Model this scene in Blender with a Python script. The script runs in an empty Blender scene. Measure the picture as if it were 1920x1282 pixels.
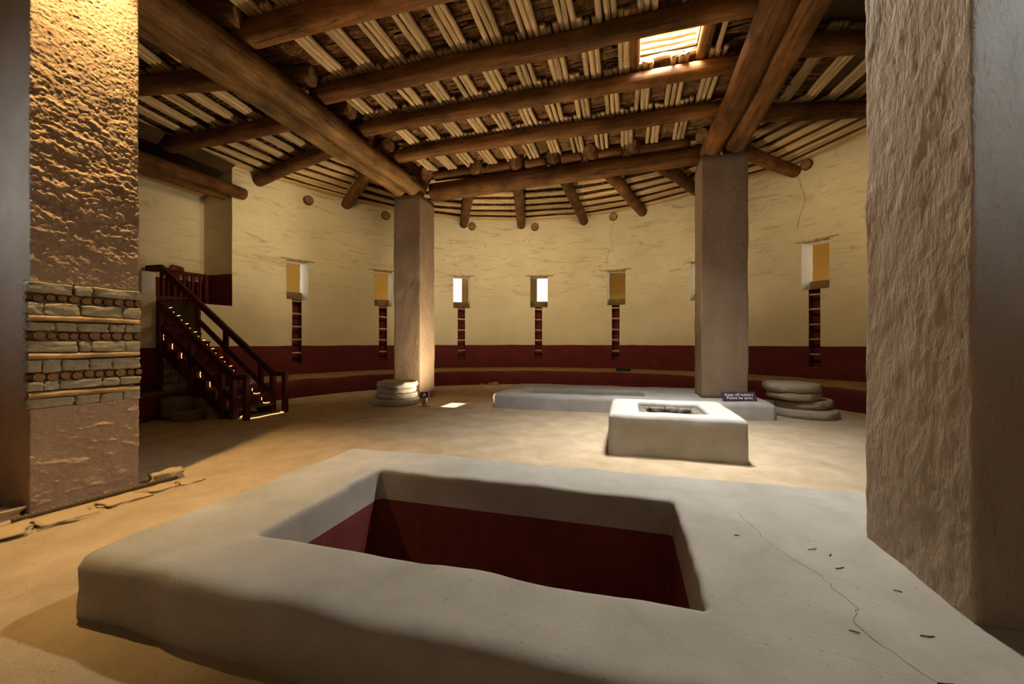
import bpy, math, random
from mathutils import Vector, Matrix, noise
random.seed(7)
S = bpy.context.scene
COL = S.collection
PI = math.pi
R_ = math.radians

# ------------------------------------------------------------------ camera
cd = bpy.data.cameras.new('camera'); cam = bpy.data.objects.new('camera', cd); COL.objects.link(cam)
cd.sensor_width = 36.0; cd.lens = 747.0 / 1920.0 * 36.0; cd.clip_start = 0.05; cd.clip_end = 200
cam.location = (0, 0, 1.5); cam.rotation_euler = (R_(90), 0, R_(16.2))
S.camera = cam

# ------------------------------------------------------------------ world, light, exposure
W = bpy.data.worlds.new('sky'); S.world = W; W.use_nodes = True
bg = W.node_tree.nodes['Background']; bg.inputs[0].default_value = (0.80, 0.90, 1.0, 1); bg.inputs[1].default_value = 2.2
S.view_settings.view_transform = 'Standard'; S.view_settings.look = 'None'
S.view_settings.exposure = 0.12; S.view_settings.gamma = 1.0; S.view_settings.use_curve_mapping = False
S.cycles.max_bounces = 4; S.cycles.diffuse_bounces = 4; S.cycles.adaptive_threshold = 0.02; S.cycles.sample_clamp_indirect = 6.0
S.cycles.use_denoising = True

def light(name, kind, loc, aim, power, color, **kw):
    d = bpy.data.lights.new(name, kind); o = bpy.data.objects.new(name, d); COL.objects.link(o)
    o.location = loc; d.energy = power; d.color = color
    v = Vector(aim) - Vector(loc); o.rotation_euler = v.to_track_quat('-Z', 'Y').to_euler()
    for k, x in kw.items(): setattr(d, k, x)
    return o
SUN = Vector((-4.40, 2.15, -6.2))
light('sun', 'SUN', (8, 0, 12), Vector((8, 0, 12)) + SUN, 20.0, (1.0, 0.90, 0.76), angle=R_(0.6))
# sky light falling down the roof hatch
light('hatch_daylight', 'AREA', (0.62, 6.52, 7.0), (0.62, 6.52, 0), 330.0, (0.95, 0.97, 1.0), shape='RECTANGLE', size=0.8, size_y=0.8, spread=R_(104))
# added lamp standing in for the bounce off the patch of sunlit floor
light('patch_bounce_standin', 'AREA', (-3.85, 8.92, 0.03), (-3.85, 8.92, 5), 230.0, (1.0, 0.82, 0.56), shape='DISK', size=0.6, spread=R_(172))
# daylight windows in the wall behind the photographer
def wallp(deg, r, z): return (-1.63 + r * math.cos(R_(deg)), 6.75 + r * math.sin(R_(deg)), z)
for dg, z, pw, tgt in ((-62.0, 3.35, 9.0, (1.9, 2.1, 3.2)), (-118.0, 3.35, 9.0, (-5.4, 2.2, 2.7))):
    light('rear_window_daylight', 'AREA', wallp(dg, 9.40, z), tgt, pw, (0.62, 0.80, 1.0), shape='RECTANGLE', size=0.6, size_y=0.9, spread=R_(50))
# daylight in the rooms behind the wall openings
for dg, pw in ((166.0, 30.0), (131.0, 30.0), (74.0, 30.0), (35.0, 30.0), (55.0, 25.0), (149.0, 20.0)):
    light('side_room_daylight', 'AREA', wallp(dg, 10.8, 3.9), wallp(dg, 9.3, 3.3), pw, (1.0, 0.92, 0.80), shape='RECTANGLE', size=0.7, size_y=1.0)
# neutral fill lamp added near the right pair of beams, brightening the near vault
light('added_fill_lamp', 'SPOT', (0.95, 5.40, 5.60), (-0.4, 2.3, 0.3), 850.0, (1.0, 0.93, 0.82), spot_size=R_(96), spot_blend=0.8, shadow_soft_size=0.12)
# warm fill lamps added behind the roof beams to wash the walls
for x, y, dg, pw in ((-3.9, 10.75, 112.0, 270.0), (-0.4, 10.75, 84.0, 270.0), (-6.6, 7.9, 158.0, 260.0), (2.9, 9.4, 42.0, 190.0)):
    light('added_fill_lamp', 'SPOT', (x, y, 5.3), wallp(dg, 8.76, 3.4), pw, (1.0, 0.75, 0.40), spot_size=R_(125), spot_blend=0.8, shadow_soft_size=0.3)

# ------------------------------------------------------------------ materials
def nt(name, rough=0.9):
    m = bpy.data.materials.new(name); m.use_nodes = True
    t = m.node_tree; b = t.nodes['Principled BSDF']; b.inputs['Roughness'].default_value = rough
    b.inputs['Specular IOR Level'].default_value = 0.12
    return m, t, b
def N(t, kind, **kw):
    n = t.nodes.new(kind)
    for k, v in kw.items():
        if k.startswith('_'): setattr(n, k[1:], v)
        else: n.inputs[k.replace('__', ' ')].default_value = v
    return n
def ramp(t, stops, src=None):
    n = t.nodes.new('ShaderNodeValToRGB'); cr = n.color_ramp
    while len(cr.elements) < len(stops): cr.elements.new(0.5)
    for e, (p, c) in zip(cr.elements, stops):
        e.position = p; e.color = (*c, 1) if len(c) == 3 else c
    if src is not None: t.links.new(src, n.inputs[0])
    return n
def coords(t, scale, kind='Object'):
    tc = t.nodes.new('ShaderNodeTexCoord'); mp = t.nodes.new('ShaderNodeMapping')
    mp.inputs['Scale'].default_value = scale; t.links.new(tc.outputs[kind], mp.inputs[0]); return mp.outputs[0]
def mixc(t, f, a, b, mode='MIX'):
    n = t.nodes.new('ShaderNodeMix'); n.data_type = 'RGBA'; n.blend_type = mode
    for sock, v in ((n.inputs[0], f), (n.inputs[6], a), (n.inputs[7], b)):
        if hasattr(v, 'is_output') or isinstance(v, bpy.types.NodeSocket): t.links.new(v, sock)
        else: sock.default_value = v if not isinstance(v, tuple) or len(v) == 4 else (*v, 1)
    return n.outputs[2]
def noise_t(t, vec, scale, detail=5, rough=0.55, dist=0.0):
    n = N(t, 'ShaderNodeTexNoise', Scale=scale, Detail=detail, Roughness=rough, Distortion=dist); t.links.new(vec, n.inputs['Vector']); return n.outputs['Fac']
def bump(t, b, h, strength, dist, prev=None):
    n = N(t, 'ShaderNodeBump', Strength=strength, Distance=dist); t.links.new(h, n.inputs['Height'])
    if prev is not None: t.links.new(prev, n.inputs['Normal'])
    t.links.new(n.outputs[0], b.inputs['Normal']); return n.outputs[0]

def plaster(name, c0, c1, bs=0.5, bd=0.01, sc=1.0, spots=None, fine=90, med=14, stretch=(1, 1, 1)):
    m, t, b = nt(name, 0.92)
    v = coords(t, tuple(s * sc for s in stretch))
    n1 = noise_t(t, v, 2.3, 6, 0.6, 0.4)
    r = ramp(t, [(0.3, c0), (0.7, c1)], n1)
    col = r.outputs[0]
    if spots:
        n2 = noise_t(t, v, 55, 2, 0.5)
        f = ramp(t, [(0.66, (0, 0, 0)), (0.74, (1, 1, 1))], n2)
        col = mixc(t, f.outputs[0], col, spots)
    t.links.new(col, b.inputs['Base Color'])
    h1 = noise_t(t, v, med, 6, 0.65, 0.3); h2 = noise_t(t, v, fine, 3, 0.6)
    p = bump(t, b, h1, bs, bd)
    bump(t, b, h2, bs * 0.7, bd * 0.3, p)
    return m
M = {}
M['floor'] = plaster('sandy_floor', (0.35, 0.262, 0.155), (0.48, 0.37, 0.24), 1.0, 0.016, 1.0, (0.24, 0.165, 0.09), 45, 11)
M['vault'] = plaster('grey_mud_plaster', (0.36, 0.335, 0.285), (0.47, 0.445, 0.39), 0.35, 0.006, 1.0, (0.30, 0.265, 0.21), 70, 12)
M['pit_red'] = plaster('red_pit_plaster', (0.13, 0.030, 0.024), (0.21, 0.05, 0.042), 0.5, 0.012, 1.0)
M['pillar'] = plaster('brown_pillar_plaster', (0.29, 0.20, 0.125), (0.38, 0.27, 0.18), 1.0, 0.03, 1.0, None, 70, 16, (1, 1, 0.55))
M['pillar_rough'] = plaster('rough_pillar_plaster', (0.37, 0.265, 0.185), (0.45, 0.33, 0.235), 0.9, 0.02, 1.0, None, 60, 20)
M['pillar_light'] = plaster('pale_pillar_plaster', (0.40, 0.315, 0.225), (0.50, 0.405, 0.305), 0.9, 0.02, 1.0, (0.40, 0.30, 0.15), 60, 15, (1, 1, 0.5))
M['stone'] = plaster('sandstone', (0.33, 0.26, 0.16), (0.47, 0.39, 0.26), 0.9, 0.015, 1.0, (0.16, 0.11, 0.06), 50, 18)
M['masonry'] = plaster('grey_masonry_stone', (0.29, 0.255, 0.18), (0.42, 0.375, 0.275), 1.0, 0.016, 1.0, (0.14, 0.11, 0.06), 70, 26)
M['hearthstone'] = plaster('dark_hearth_stone', (0.13, 0.105, 0.07), (0.25, 0.21, 0.15), 1.0, 0.02, 1.0, (0.06, 0.045, 0.03), 40, 22)  # dark grey-brown stone with darker specks, for the hole lining
M['mortar'] = plaster('mortar', (0.17, 0.135, 0.085), (0.25, 0.20, 0.13), 0.9, 0.012, 1.0, None, 60, 30)
M['flag'] = plaster('flagstone', (0.40, 0.29, 0.16), (0.50, 0.38, 0.22), 0.8, 0.01, 1.0)
M['disc'] = plaster('pale_disc_stone', (0.40, 0.375, 0.31), (0.52, 0.49, 0.41), 0.9, 0.02, 1.0, (0.26, 0.20, 0.13), 30, 9)
M['disc_brown'] = plaster('tan_disc_stone', (0.33, 0.27, 0.185), (0.44, 0.37, 0.26), 0.9, 0.02, 1.0, (0.20, 0.15, 0.09), 30, 9)
M['room'] = plaster('tan_room_plaster', (0.52, 0.37, 0.13), (0.60, 0.44, 0.18), 0.2, 0.005)
M['dirt'] = plaster('bench_dirt', (0.20, 0.125, 0.06), (0.30, 0.195, 0.10), 0.6, 0.01)
M['benchred'] = plaster('red_bench_plaster', (0.10, 0.019, 0.018), (0.15, 0.031, 0.028), 0.5, 0.012)
M['slotred'] = plaster('red_slot_plaster', (0.10, 0.018, 0.017), (0.15, 0.028, 0.026), 0.6, 0.015)
M['sill'] = plaster('brown_sill', (0.20, 0.125, 0.05), (0.26, 0.17, 0.075), 0.5, 0.01)

def wall_mat(name, red_z0, red_z1, wob=0.012, streak=1.0):
    m, t, b = nt(name, 0.9)
    v = coords(t, (1, 1, 1), 'UV')
    vs = coords(t, (0.5, 2.4, 1), 'UV')
    base = ramp(t, [(0.3, (0.58, 0.50, 0.33)), (0.7, (0.68, 0.595, 0.41))], noise_t(t, v, 0.9, 5, 0.6)).outputs[0]
    st = noise_t(t, vs, 2.0, 8, 0.72, 1.2)
    sm = ramp(t, [(0.53, (0, 0, 0)), (0.70, (1, 1, 1))], st)
    # the smoky streaks keep to the upper wall
    geo = t.nodes.new('ShaderNodeNewGeometry'); sx = t.nodes.new('ShaderNodeSeparateXYZ'); t.links.new(geo.outputs['Position'], sx.inputs[0])
    mr = N(t, 'ShaderNodeMapRange'); mr.inputs[1].default_value = 2.4; mr.inputs[2].default_value = 3.8; mr.inputs[4].default_value = 0.8 * streak
    t.links.new(sx.outputs[2], mr.inputs[0])
    mu = N(t, 'ShaderNodeMath', _operation='MULTIPLY'); t.links.new(sm.outputs[0], mu.inputs[0]); t.links.new(mr.outputs[0], mu.inputs[1])
    col = mixc(t, mu.outputs[0], base, (0.30, 0.21, 0.11))
    # painted red dado with a hand drawn edge
    wn = noise_t(t, v, 1.3, 3, 0.5)
    wz = N(t, 'ShaderNodeMath', _operation='MULTIPLY_ADD'); wz.inputs[1].default_value = wob * 4; t.links.new(wn, wz.inputs[0]); t.links.new(sx.outputs[2], wz.inputs[2])
    lt = N(t, 'ShaderNodeMath', _operation='LESS_THAN'); lt.inputs[1].default_value = red_z1 + wob * 2; t.links.new(wz.outputs[0], lt.inputs[0])
    red = ramp(t, [(0.3, (0.095, 0.017, 0.017)), (0.7, (0.14, 0.027, 0.026))], noise_t(t, v, 2.0, 6, 0.65)).outputs[0]
    scuff = ramp(t, [(0.64, (0, 0, 0)), (0.74, (1, 1, 1))], noise_t(t, vs, 6.0, 6, 0.7, 0.5))
    lo = N(t, 'ShaderNodeMapRange'); lo.inputs[1].default_value = red_z0 + 0.45; lo.inputs[2].default_value = red_z0; lo.inputs[4].default_value = 0.55
    t.links.new(sx.outputs[2], lo.inputs[0])
    mu2 = N(t, 'ShaderNodeMath', _operation='MULTIPLY'); t.links.new(scuff.outputs[0], mu2.inputs[0]); t.links.new(lo.outputs[0], mu2.inputs[1])
    red = mixc(t, mu2.outputs[0], red, (0.33, 0.22, 0.13))
    t.links.new(mixc(t, lt.outputs[0], col, red), b.inputs['Base Color'])
    p = bump(t, b, st, 0.35, 0.02)
    bump(t, b, noise_t(t, v, 22, 5, 0.6), 0.35, 0.006, p)
    return m
M['wall'] = wall_mat('cream_wall_red_dado', 0.48, 1.385)
M['alcove'] = wall_mat('alcove_wall', 2.47, 3.34, 0.006, 0.7)
M['alcove_back'] = wall_mat('alcove_back_wall', 2.47, 3.13, 0.006, 0.7)

def wood(name, c0, c1, c2, crack=(0.03, 0.015, 0.008), scale=1.0, rough=0.7, cr=0.85):
    m, t, b = nt(name, rough)
    v = coords(t, (5 * scale, 5 * scale, 0.45 * scale)); vk = coords(t, (9 * scale, 9 * scale, 0.16 * scale))
    oi = t.nodes.new('ShaderNodeObjectInfo')
    n1 = noise_t(t, v, 1.6, 7, 0.68, 0.6)
    col = ramp(t, [(0.28, c0), (0.5, c1), (0.72, c2)], n1).outputs[0]
    vb = coords(t, (2.2 * scale, 2.2 * scale, 1.3 * scale))
    blot = ramp(t, [(0.33, (0.45, 0.42, 0.40)), (0.55, (1.0, 1.0, 1.0)), (0.70, (1.45, 1.40, 1.30))], noise_t(t, vb, 1.0, 5, 0.6)).outputs[0]
    col = mixc(t, 1.0, col, blot, 'MULTIPLY')
    kn = noise_t(t, vk, 1.0, 3, 0.5, 0.3)
    kr = ramp(t, [(0.488, (0, 0, 0)), (0.5, (1, 1, 1)), (0.512, (0, 0, 0))], kn)
    ks = N(t, 'ShaderNodeMath', _operation='MULTIPLY'); ks.inputs[1].default_value = cr; t.links.new(kr.outputs[0], ks.inputs[0])
    col = mixc(t, ks.outputs[0], col, crack)
    rv = N(t, 'ShaderNodeMapRange'); rv.inputs[3].default_value = 0.72; rv.inputs[4].default_value = 1.2; t.links.new(oi.outputs['Random'], rv.inputs[0])
    col = mixc(t, 1.0, col, rv.outputs[0], 'MULTIPLY')
    t.links.new(col, b.inputs['Base Color'])
    p = bump(t, b, n1, 0.5, 0.012)
    bump(t, b, kr.outputs[0], -0.6, 0.01, p)
    return m
M['log'] = wood('weathered_log', (0.10, 0.040, 0.010), (0.21, 0.090, 0.024), (0.34, 0.165, 0.052))
M['log_dark'] = wood('dark_log', (0.07, 0.028, 0.008), (0.14, 0.060, 0.018), (0.23, 0.110, 0.036))
M['log_grey'] = wood('greyed_log', (0.10, 0.050, 0.015), (0.20, 0.105, 0.033), (0.33, 0.19, 0.07))
M['log_end'] = wood('cut_log_end', (0.20, 0.105, 0.045), (0.32, 0.18, 0.08), (0.42, 0.26, 0.13), scale=2.0)
M['pole'] = wood('peeled_pole', (0.44, 0.28, 0.12), (0.61, 0.42, 0.205), (0.74, 0.55, 0.30), (0.16, 0.09, 0.04), 2.5, 0.65, 0.6)
M['splint'] = wood('split_juniper', (0.13, 0.062, 0.020), (0.27, 0.14, 0.048), (0.42, 0.24, 0.10), scale=2.0)
M['deck'] = plaster('dark_roof_deck', (0.055, 0.030, 0.013), (0.10, 0.055, 0.024), 0.8, 0.02)
M['redwood'] = wood('dark_red_painted_wood', (0.085, 0.014, 0.012), (0.11, 0.019, 0.016), (0.14, 0.026, 0.022), (0.03, 0.006, 0.005), 1.0, 0.5, 0.2)
M['tread'] = wood('worn_tread', (0.16, 0.075, 0.055), (0.26, 0.15, 0.11), (0.33, 0.21, 0.155), scale=1.0)
def flat(name, c, rough=0.6, metal=0.0):
    m, t, b = nt(name, rough); b.inputs['Metallic'].default_value = metal
    v = coords(t, (1, 1, 1)); n = noise_t(t, v, 12, 4)
    r = ramp(t, [(0.3, tuple(x * 0.85 for x in c)), (0.7, tuple(min(1, x * 1.12) for x in c))], n); t.links.new(r.outputs[0], b.inputs['Base Color']); return m
M['signboard'] = flat('purple_brown_sign', (0.085, 0.042, 0.060), 0.45)
M['white'] = flat('white_lettering', (0.80, 0.78, 0.76), 0.6)
M['tanmetal'] = flat('tan_sign_metal', (0.42, 0.32, 0.22), 0.5)
M['darkmetal'] = flat('dark_track_metal', (0.12, 0.085, 0.05), 0.45, 0.3)
M['darkrock'] = flat('dark_lump', (0.035, 0.025, 0.018), 0.9)
def glow(name, c, s):
    m, t, b = nt(name); b.inputs['Emission Color'].default_value = (*c, 1); b.inputs['Emission Strength'].default_value = s
    b.inputs['Base Color'].default_value = (*c, 1); return m
M['rope'] = glow('rope_light_glow', (1.0, 0.56, 0.20), 2.2)

# ------------------------------------------------------------------ helpers
def mobj(name, verts, faces, mats, parent=None, smooth=True, fm=None, uv=None):
    me = bpy.data.meshes.new(name); me.from_pydata([tuple(v) for v in verts], [], faces)
    if not isinstance(mats, (list, tuple)): mats = [mats]
    for m in mats: me.materials.append(M[m])
    if fm: me.polygons.foreach_set('material_index', fm)
    me.polygons.foreach_set('use_smooth', [smooth] * len(faces))
    if uv is not None:
        l = me.uv_layers.new(name='UVMap'); li = [0] * len(me.loops); me.loops.foreach_get('vertex_index', li)
        flatuv = []
        for i in li: flatuv.extend(uv[i])
        l.data.foreach_set('uv', flatuv)
    me.update()
    o = bpy.data.objects.new(name, me); COL.objects.link(o)
    if parent is not None: o.parent = parent
    return o
def tag(o, label, cat, group=None):
    o['label'] = label; o['category'] = cat
    if group: o['group'] = group
    return o
def struct(o, label=None, cat=None):
    o['kind'] = 'structure'
    if label: o['label'] = label
    if cat: o['category'] = cat
    return o
def thing(name, label, cat, loc=(0, 0, 0), rz=0.0, group=None):
    o = bpy.data.objects.new(name, None); COL.objects.link(o); o.location = loc; o.rotation_euler = (0, 0, rz); o.empty_display_size = 0.2
    return tag(o, label, cat, group)
def nz(x, y, z, s=1.0, o=0.0): return noise.noise(Vector((x * s + o, y * s - o, z * s + 2 * o)))
def fb(x, y, z, s=1.0, oct=4, o=0.0):
    a, r, k = 1.0, 0.0, s
    for _ in range(oct):
        r += a * noise.noise(Vector((x * k + o, y * k, z * k))); a *= 0.5; k *= 2.03
    return r
def loft(loops, cap0=False, cap1=False, closed=True):
    n = len(loops[0]); verts = [p for l in loops for p in l]; faces = []
    for i in range(len(loops) - 1):
        for j in range(n if closed else n - 1):
            k = (j + 1) % n
            faces.append((i * n + j, i * n + k, (i + 1) * n + k, (i + 1) * n + j))
    if cap0: faces.append(tuple(range(n))[::-1])
    if cap1: faces.append(tuple(range((len(loops) - 1) * n, len(loops) * n)))
    return verts, faces
def rrect(x0, y0, x1, y1, r, n, m=4):
    """rounded rectangle, counter-clockwise: (x, y, nx, ny)"""
    pts = []
    cs = [((x1 - r, y0 + r), -90), ((x1 - r, y1 - r), 0), ((x0 + r, y1 - r), 90), ((x0 + r, y0 + r), 180)]
    st = [((x0 + r, y0), (x1 - r, y0), (0, -1)), ((x1, y0 + r), (x1, y1 - r), (1, 0)), ((x1 - r, y1), (x0 + r, y1), (0, 1)), ((x0, y1 - r), (x0, y0 + r), (-1, 0))]
    for (a, b, nn), (c, a0) in zip(st, cs):
        for i in range(n):
            f = i / n; pts.append((a[0] + (b[0] - a[0]) * f, a[1] + (b[1] - a[1]) * f, nn[0], nn[1]))
        for i in range(m):
            g = R_(a0 + 90.0 * i / m); pts.append((c[0] + r * math.cos(g), c[1] + r * math.sin(g), math.cos(g), math.sin(g)))
    return pts
def orient(o, p0, p1, roll=0.0):
    p0 = Vector(p0); d = Vector(p1) - p0
    o.matrix_world = Matrix.Translation(p0) @ d.to_track_quat('Z', 'Y').to_matrix().to_4x4() @ Matrix.Rotation(roll, 4, 'Z')
def log_mesh(name, L, r0, r1, mats, parent=None, sides=20, seed=0.0, rough=0.03, bend=0.02, bev=0.03, hollow=0.0):
    nr = max(6, int(L / 0.22)); loops = []
    rows = [(0.0, 1 - bev / max(r0, .01)), (bev * 0.6, 1.0)] + [(L * i / nr, 1.0) for i in range(1, nr)] + [(L - bev * 0.6, 1.0), (L, 1 - bev / max(r1, .01))]
    for z, k in rows:
        f = z / L; r = (r0 + (r1 - r0) * f) * k
        cx = bend * nz(seed, 0.3, z * 0.45) * min(1, 4 * f * (1 - f) + .15); cy = bend * nz(seed, 7.3, z * 0.45) * min(1, 4 * f * (1 - f) + .15)
        lp = []
        for j in range(sides):
            a = 2 * PI * j / sides
            rr = r * (1 + rough * fb(math.cos(a) * 1.6 + seed, math.sin(a) * 1.6, z * 1.1, 1.0, 3))
            lp.append((cx + rr * math.cos(a), cy + rr * math.sin(a), z))
        loops.append(lp)
    v, f = loft(loops, True, True)
    fm = [0] * (len(f) - 2) + [1, 1]
    o = mobj(name, v, f, mats, parent, True, fm)
    for p in list(o.data.polygons)[-2:]: p.use_smooth = False
    return o
LOGN = [0]
def beam(name, p0, p1, r0, r1, label, mat='log', group=None, sides=20, bend=0.05, rough=0.035, cat='beam'):
    LOGN[0] += 1
    o = log_mesh(name, (Vector(p1) - Vector(p0)).length, r0, r1, [mat, 'log_end'], None, sides, LOGN[0] * 3.7, rough, bend)
    orient(o, p0, p1, random.uniform(0, 6)); return tag(o, label, cat, group)
def box_geo(sx, sy, sz, bev=0.008):
    """bevelled box centred on origin, base at z=0"""
    hx, hy = sx / 2, sy / 2; b = min(bev, sx * .3, sy * .3, sz * .3)
    def ring(k, z): return [(-hx + k, -hy + k, z), (hx - k, -hy + k, z), (hx - k, hy - k, z), (-hx + k, hy - k, z)]
    def oct_(z):
        return [(-hx + b, -hy, z), (hx - b, -hy, z), (hx, -hy + b, z), (hx, hy - b, z), (hx - b, hy, z), (-hx + b, hy, z), (-hx, hy - b, z), (-hx, -hy + b, z)]
    def octi(z):
        k = b; return [(-hx + b, -hy + k, z), (hx - b, -hy + k, z), (hx - k, -hy + b, z), (hx - k, hy - b, z), (hx - b, hy - k, z), (-hx + b, hy - k, z), (-hx + k, hy - b, z), (-hx + k, -hy + b, z)]
    return loft([octi(0), oct_(b), oct_(sz - b), octi(sz)], True, True)
def box(name, loc, size, mat, parent=None, rz=0.0, bev=0.008, rx=0.0, ry=0.0):
    v, f = box_geo(*size, bev); o = mobj(name, v, f, mat, parent, False); o.location = loc; o.rotation_euler = (rx, ry, rz); return o
def bar(name, p0, p1, w, hgt, mat, parent=None, bev=0.008):
    """square-section board from p0 to p1 (centre line), width w sideways, height hgt"""
    p0, p1 = Vector(p0), Vector(p1); L = (p1 - p0).length
    v, f = box_geo(w, hgt, L, bev); o = mobj(name, v, f, mat, parent, False)
    d = (p1 - p0).normalized(); side = d.cross(Vector((0, 0, 1)))
    side = side.normalized() if side.length > 1e-4 else Vector((1, 0, 0))
    up = side.cross(d)
    m = Matrix((side, up, d)).transposed().to_4x4(); m.translation = p0; o.matrix_local = m; return o
def stone_geo(sx, sy, sz, seed, amp=0.12, n=4, rnd=0.35):
    """rough rounded block centred on origin"""
    verts = []; faces = []; idx = {}
    def vert(i, j, k):
        key = (i, j, k)
        if key not in idx:
            p = Vector((2 * i / n - 1, 2 * j / n - 1, 2 * k / n - 1))
            q = p.copy(); l = max(abs(p.x), abs(p.y), abs(p.z)); sp = p.normalized() * l
            q = p.lerp(sp * 1.15, rnd)
            d = 1 + amp * fb(q.x * 1.3 + seed, q.y * 1.3, q.z * 1.3, 1.0, 3)
            idx[key] = len(verts); verts.append((q.x * d * sx / 2, q.y * d * sy / 2, q.z * d * sz / 2))
        return idx[key]
    for a in range(n):
        for c in range(n):
            for s in (0, n):
                q = [(a, c, s), (a + 1, c, s), (a + 1, c + 1, s), (a, c + 1, s)]
                if s == 0: q = q[::-1]
                faces.append(tuple(vert(*x) for x in q))
                q = [(s, a, c), (s, a + 1, c), (s, a + 1, c + 1), (s, a, c + 1)]
                if s == 0: q = q[::-1]
                faces.append(tuple(vert(*x) for x in q))
                q = [(a, s, c), (a, s, c + 1), (a + 1, s, c + 1), (a + 1, s, c)]
                if s == 0: q = q[::-1]
                faces.append(tuple(vert(*x) for x in q))
    return verts, faces
def stone(name, loc, size, mat, parent=None, seed=None, rz=0.0, amp=0.12, n=4, rnd=0.35, rx=0.0, ry=0.0):
    seed = random.uniform(0, 99) if seed is None else seed
    v, f = stone_geo(*size, seed, amp, n, rnd); o = mobj(name, v, f, mat, parent, True); o.location = loc; o.rotation_euler = (rx, ry, rz); return o

# ------------------------------------------------------------------ plan of the kiva
CX, CY, RB, RW, WT = -1.63, 6.75, 7.20, 8.76, 0.60
ZB = 0.48
def pol(deg, r, z=None):
    p = (CX + r * math.cos(R_(deg)), CY + r * math.sin(R_(deg)))
    return p if z is None else (*p, z)
VT = 0.33                                           # top of the floor vaults
VAULT_N = dict(o=(-2.96, 1.43, 2.55, 3.80), i=(-2.20, 1.92, 0.33, 3.18))
VAULT_F = dict(o=(-2.98, 8.62, 2.72, 11.03), i=(-2.28, 9.02, 0.35, 9.86))

# ------------------------------------------------------------------ floor (with the pit of the near vault cut through)
def build_floor():
    x0, y0, x1, y1 = -2.5, 1.6, 0.6, 3.5; n, m = 30, 4
    inner = rrect(x0, y0, x1, y1, 0.02, n, m); loops = []
    cx, cy = (x0 + x1) / 2, (y0 + y1) / 2
    for i in range(46):
        f = (i / 45.0) ** 1.6; lp = []
        for (x, y, _, _) in inner:
            d = Vector((x - cx, y - cy)).normalized()
            # distance to the circle of radius RW + 1
            ox, oy = cx - CX, cy - CY; bq = d.x * ox + d.y * oy; t = -bq + math.sqrt(bq * bq - (ox * ox + oy * oy - (RW + 1.2) ** 2))
            px, py = x + (cx + d.x * t - x) * f, y + (cy + d.y * t - y) * f
            lp.append((px, py, 0.012 * fb(px, py, 0, 0.9, 3) * min(1.0, i / 4)))
        loops.append(lp)
    v, f = loft(loops); return struct(mobj('floor', v, f, 'floor'), 'trampled sandy tan earth floor of the round room', 'floor')
build_floor()

# ------------------------------------------------------------------ round wall with openings
WIN = [  # angle of centre, half width (deg), z bottom, z top
    (158.55, 2.12, 2.80, 4.01), (140.20, 2.10, 2.77, 4.03), (121.15, 2.12, 2.81, 4.04), (101.35, 2.22, 2.86, 4.08),
    (82.05, 2.22, 2.89, 4.18), (63.0, 2.22, 2.90, 4.20), (42.15, 2.22, 2.93, 4.25), (23.0, 2.2, 2.93, 4.25)]
SLOT = [(w[0] + 0.1, 0.92, 0.81, w[2]) for w in WIN]
REAR = [(-62.0, 2.3, 2.85, 4.1), (-118.0, 2.3, 2.85, 4.1)]
A0, A1 = 170.3, 197.0                                # alcove opening
N0, N1 = 175.4, 181.45                               # stair notch
holes = [(a - h, a + h, z0, z1) for a, h, z0, z1 in WIN + SLOT]
holes += [((a - h) % 360, (a + h) % 360, z0, z1) for a, h, z0, z1 in REAR]
holes += [(A0, A1, 2.47, 9.0), (N0, N1, 0.0, 2.47)]
def build_wall():
    ths = set(i * 1.5 for i in range(241)); zs = set([0.0, 0.2, 0.48] + [0.48 + 0.28 * i for i in range(1, 23)] + [6.9])
    for a, b, z0, z1 in holes:
        ths |= {a, b}; zs |= {z0, z1} if z1 < 7 else {z0}
    ths = sorted(ths); zs = sorted(z for z in zs if z <= 6.9)
    # drop grid lines that nearly coincide
    keep = set(round(x, 6) for h in holes for x in h[:2])
    tt = []
    for x in ths:
        if tt and x - tt[-1] < 0.35 and round(x, 6) not in keep and x < 359: continue
        tt.append(x)
    verts, uvs, faces = [], [], []; n = len(tt)
    for z in zs:
        for a in tt:
            e = 0.02 * fb(a * 0.15, z, 0, 1.0, 3)
            x, y = pol(a, RW + e); verts.append((x, y, z)); uvs.append((R_(a) * RW, z))
    for i in range(len(zs) - 1):
        zc = (zs[i] + zs[i + 1]) / 2
        for j in range(n - 1):
            ac = (tt[j] + tt[j + 1]) / 2
            if any(a < ac < b and z0 < zc < z1 for a, b, z0, z1 in holes): continue
            faces.append((i * n + j, i * n + j + 1, (i + 1) * n + j + 1, (i + 1) * n + j)[::-1])
    o = mobj('wall_round', verts, faces, 'wall', None, True, None, uvs)
    struct(o, 'curved cream plastered wall with dark red painted dado', 'wall')
    # outer skin, only the window shafts pass through
    verts, faces = [], []
    hs = [h for h in holes if h[2] > 2.4]
    for z in zs:
        for a in tt: verts.append(pol(a, RW + WT, z))
    for i in range(len(zs) - 1):
        zc = (zs[i] + zs[i + 1]) / 2
        for j in range(n - 1):
            ac = (tt[j] + tt[j + 1]) / 2
            if any(a < ac < b and z0 < zc < z1 for a, b, z0, z1 in hs) or (N0 < ac < N1 and zc < 2.47): continue
            faces.append((i * n + j, i * n + j + 1, (i + 1) * n + j + 1, (i + 1) * n + j))
    k = mobj('wall_outer_skin', verts, faces, 'room', o, True)
    return o
WALL = build_wall()

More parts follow.
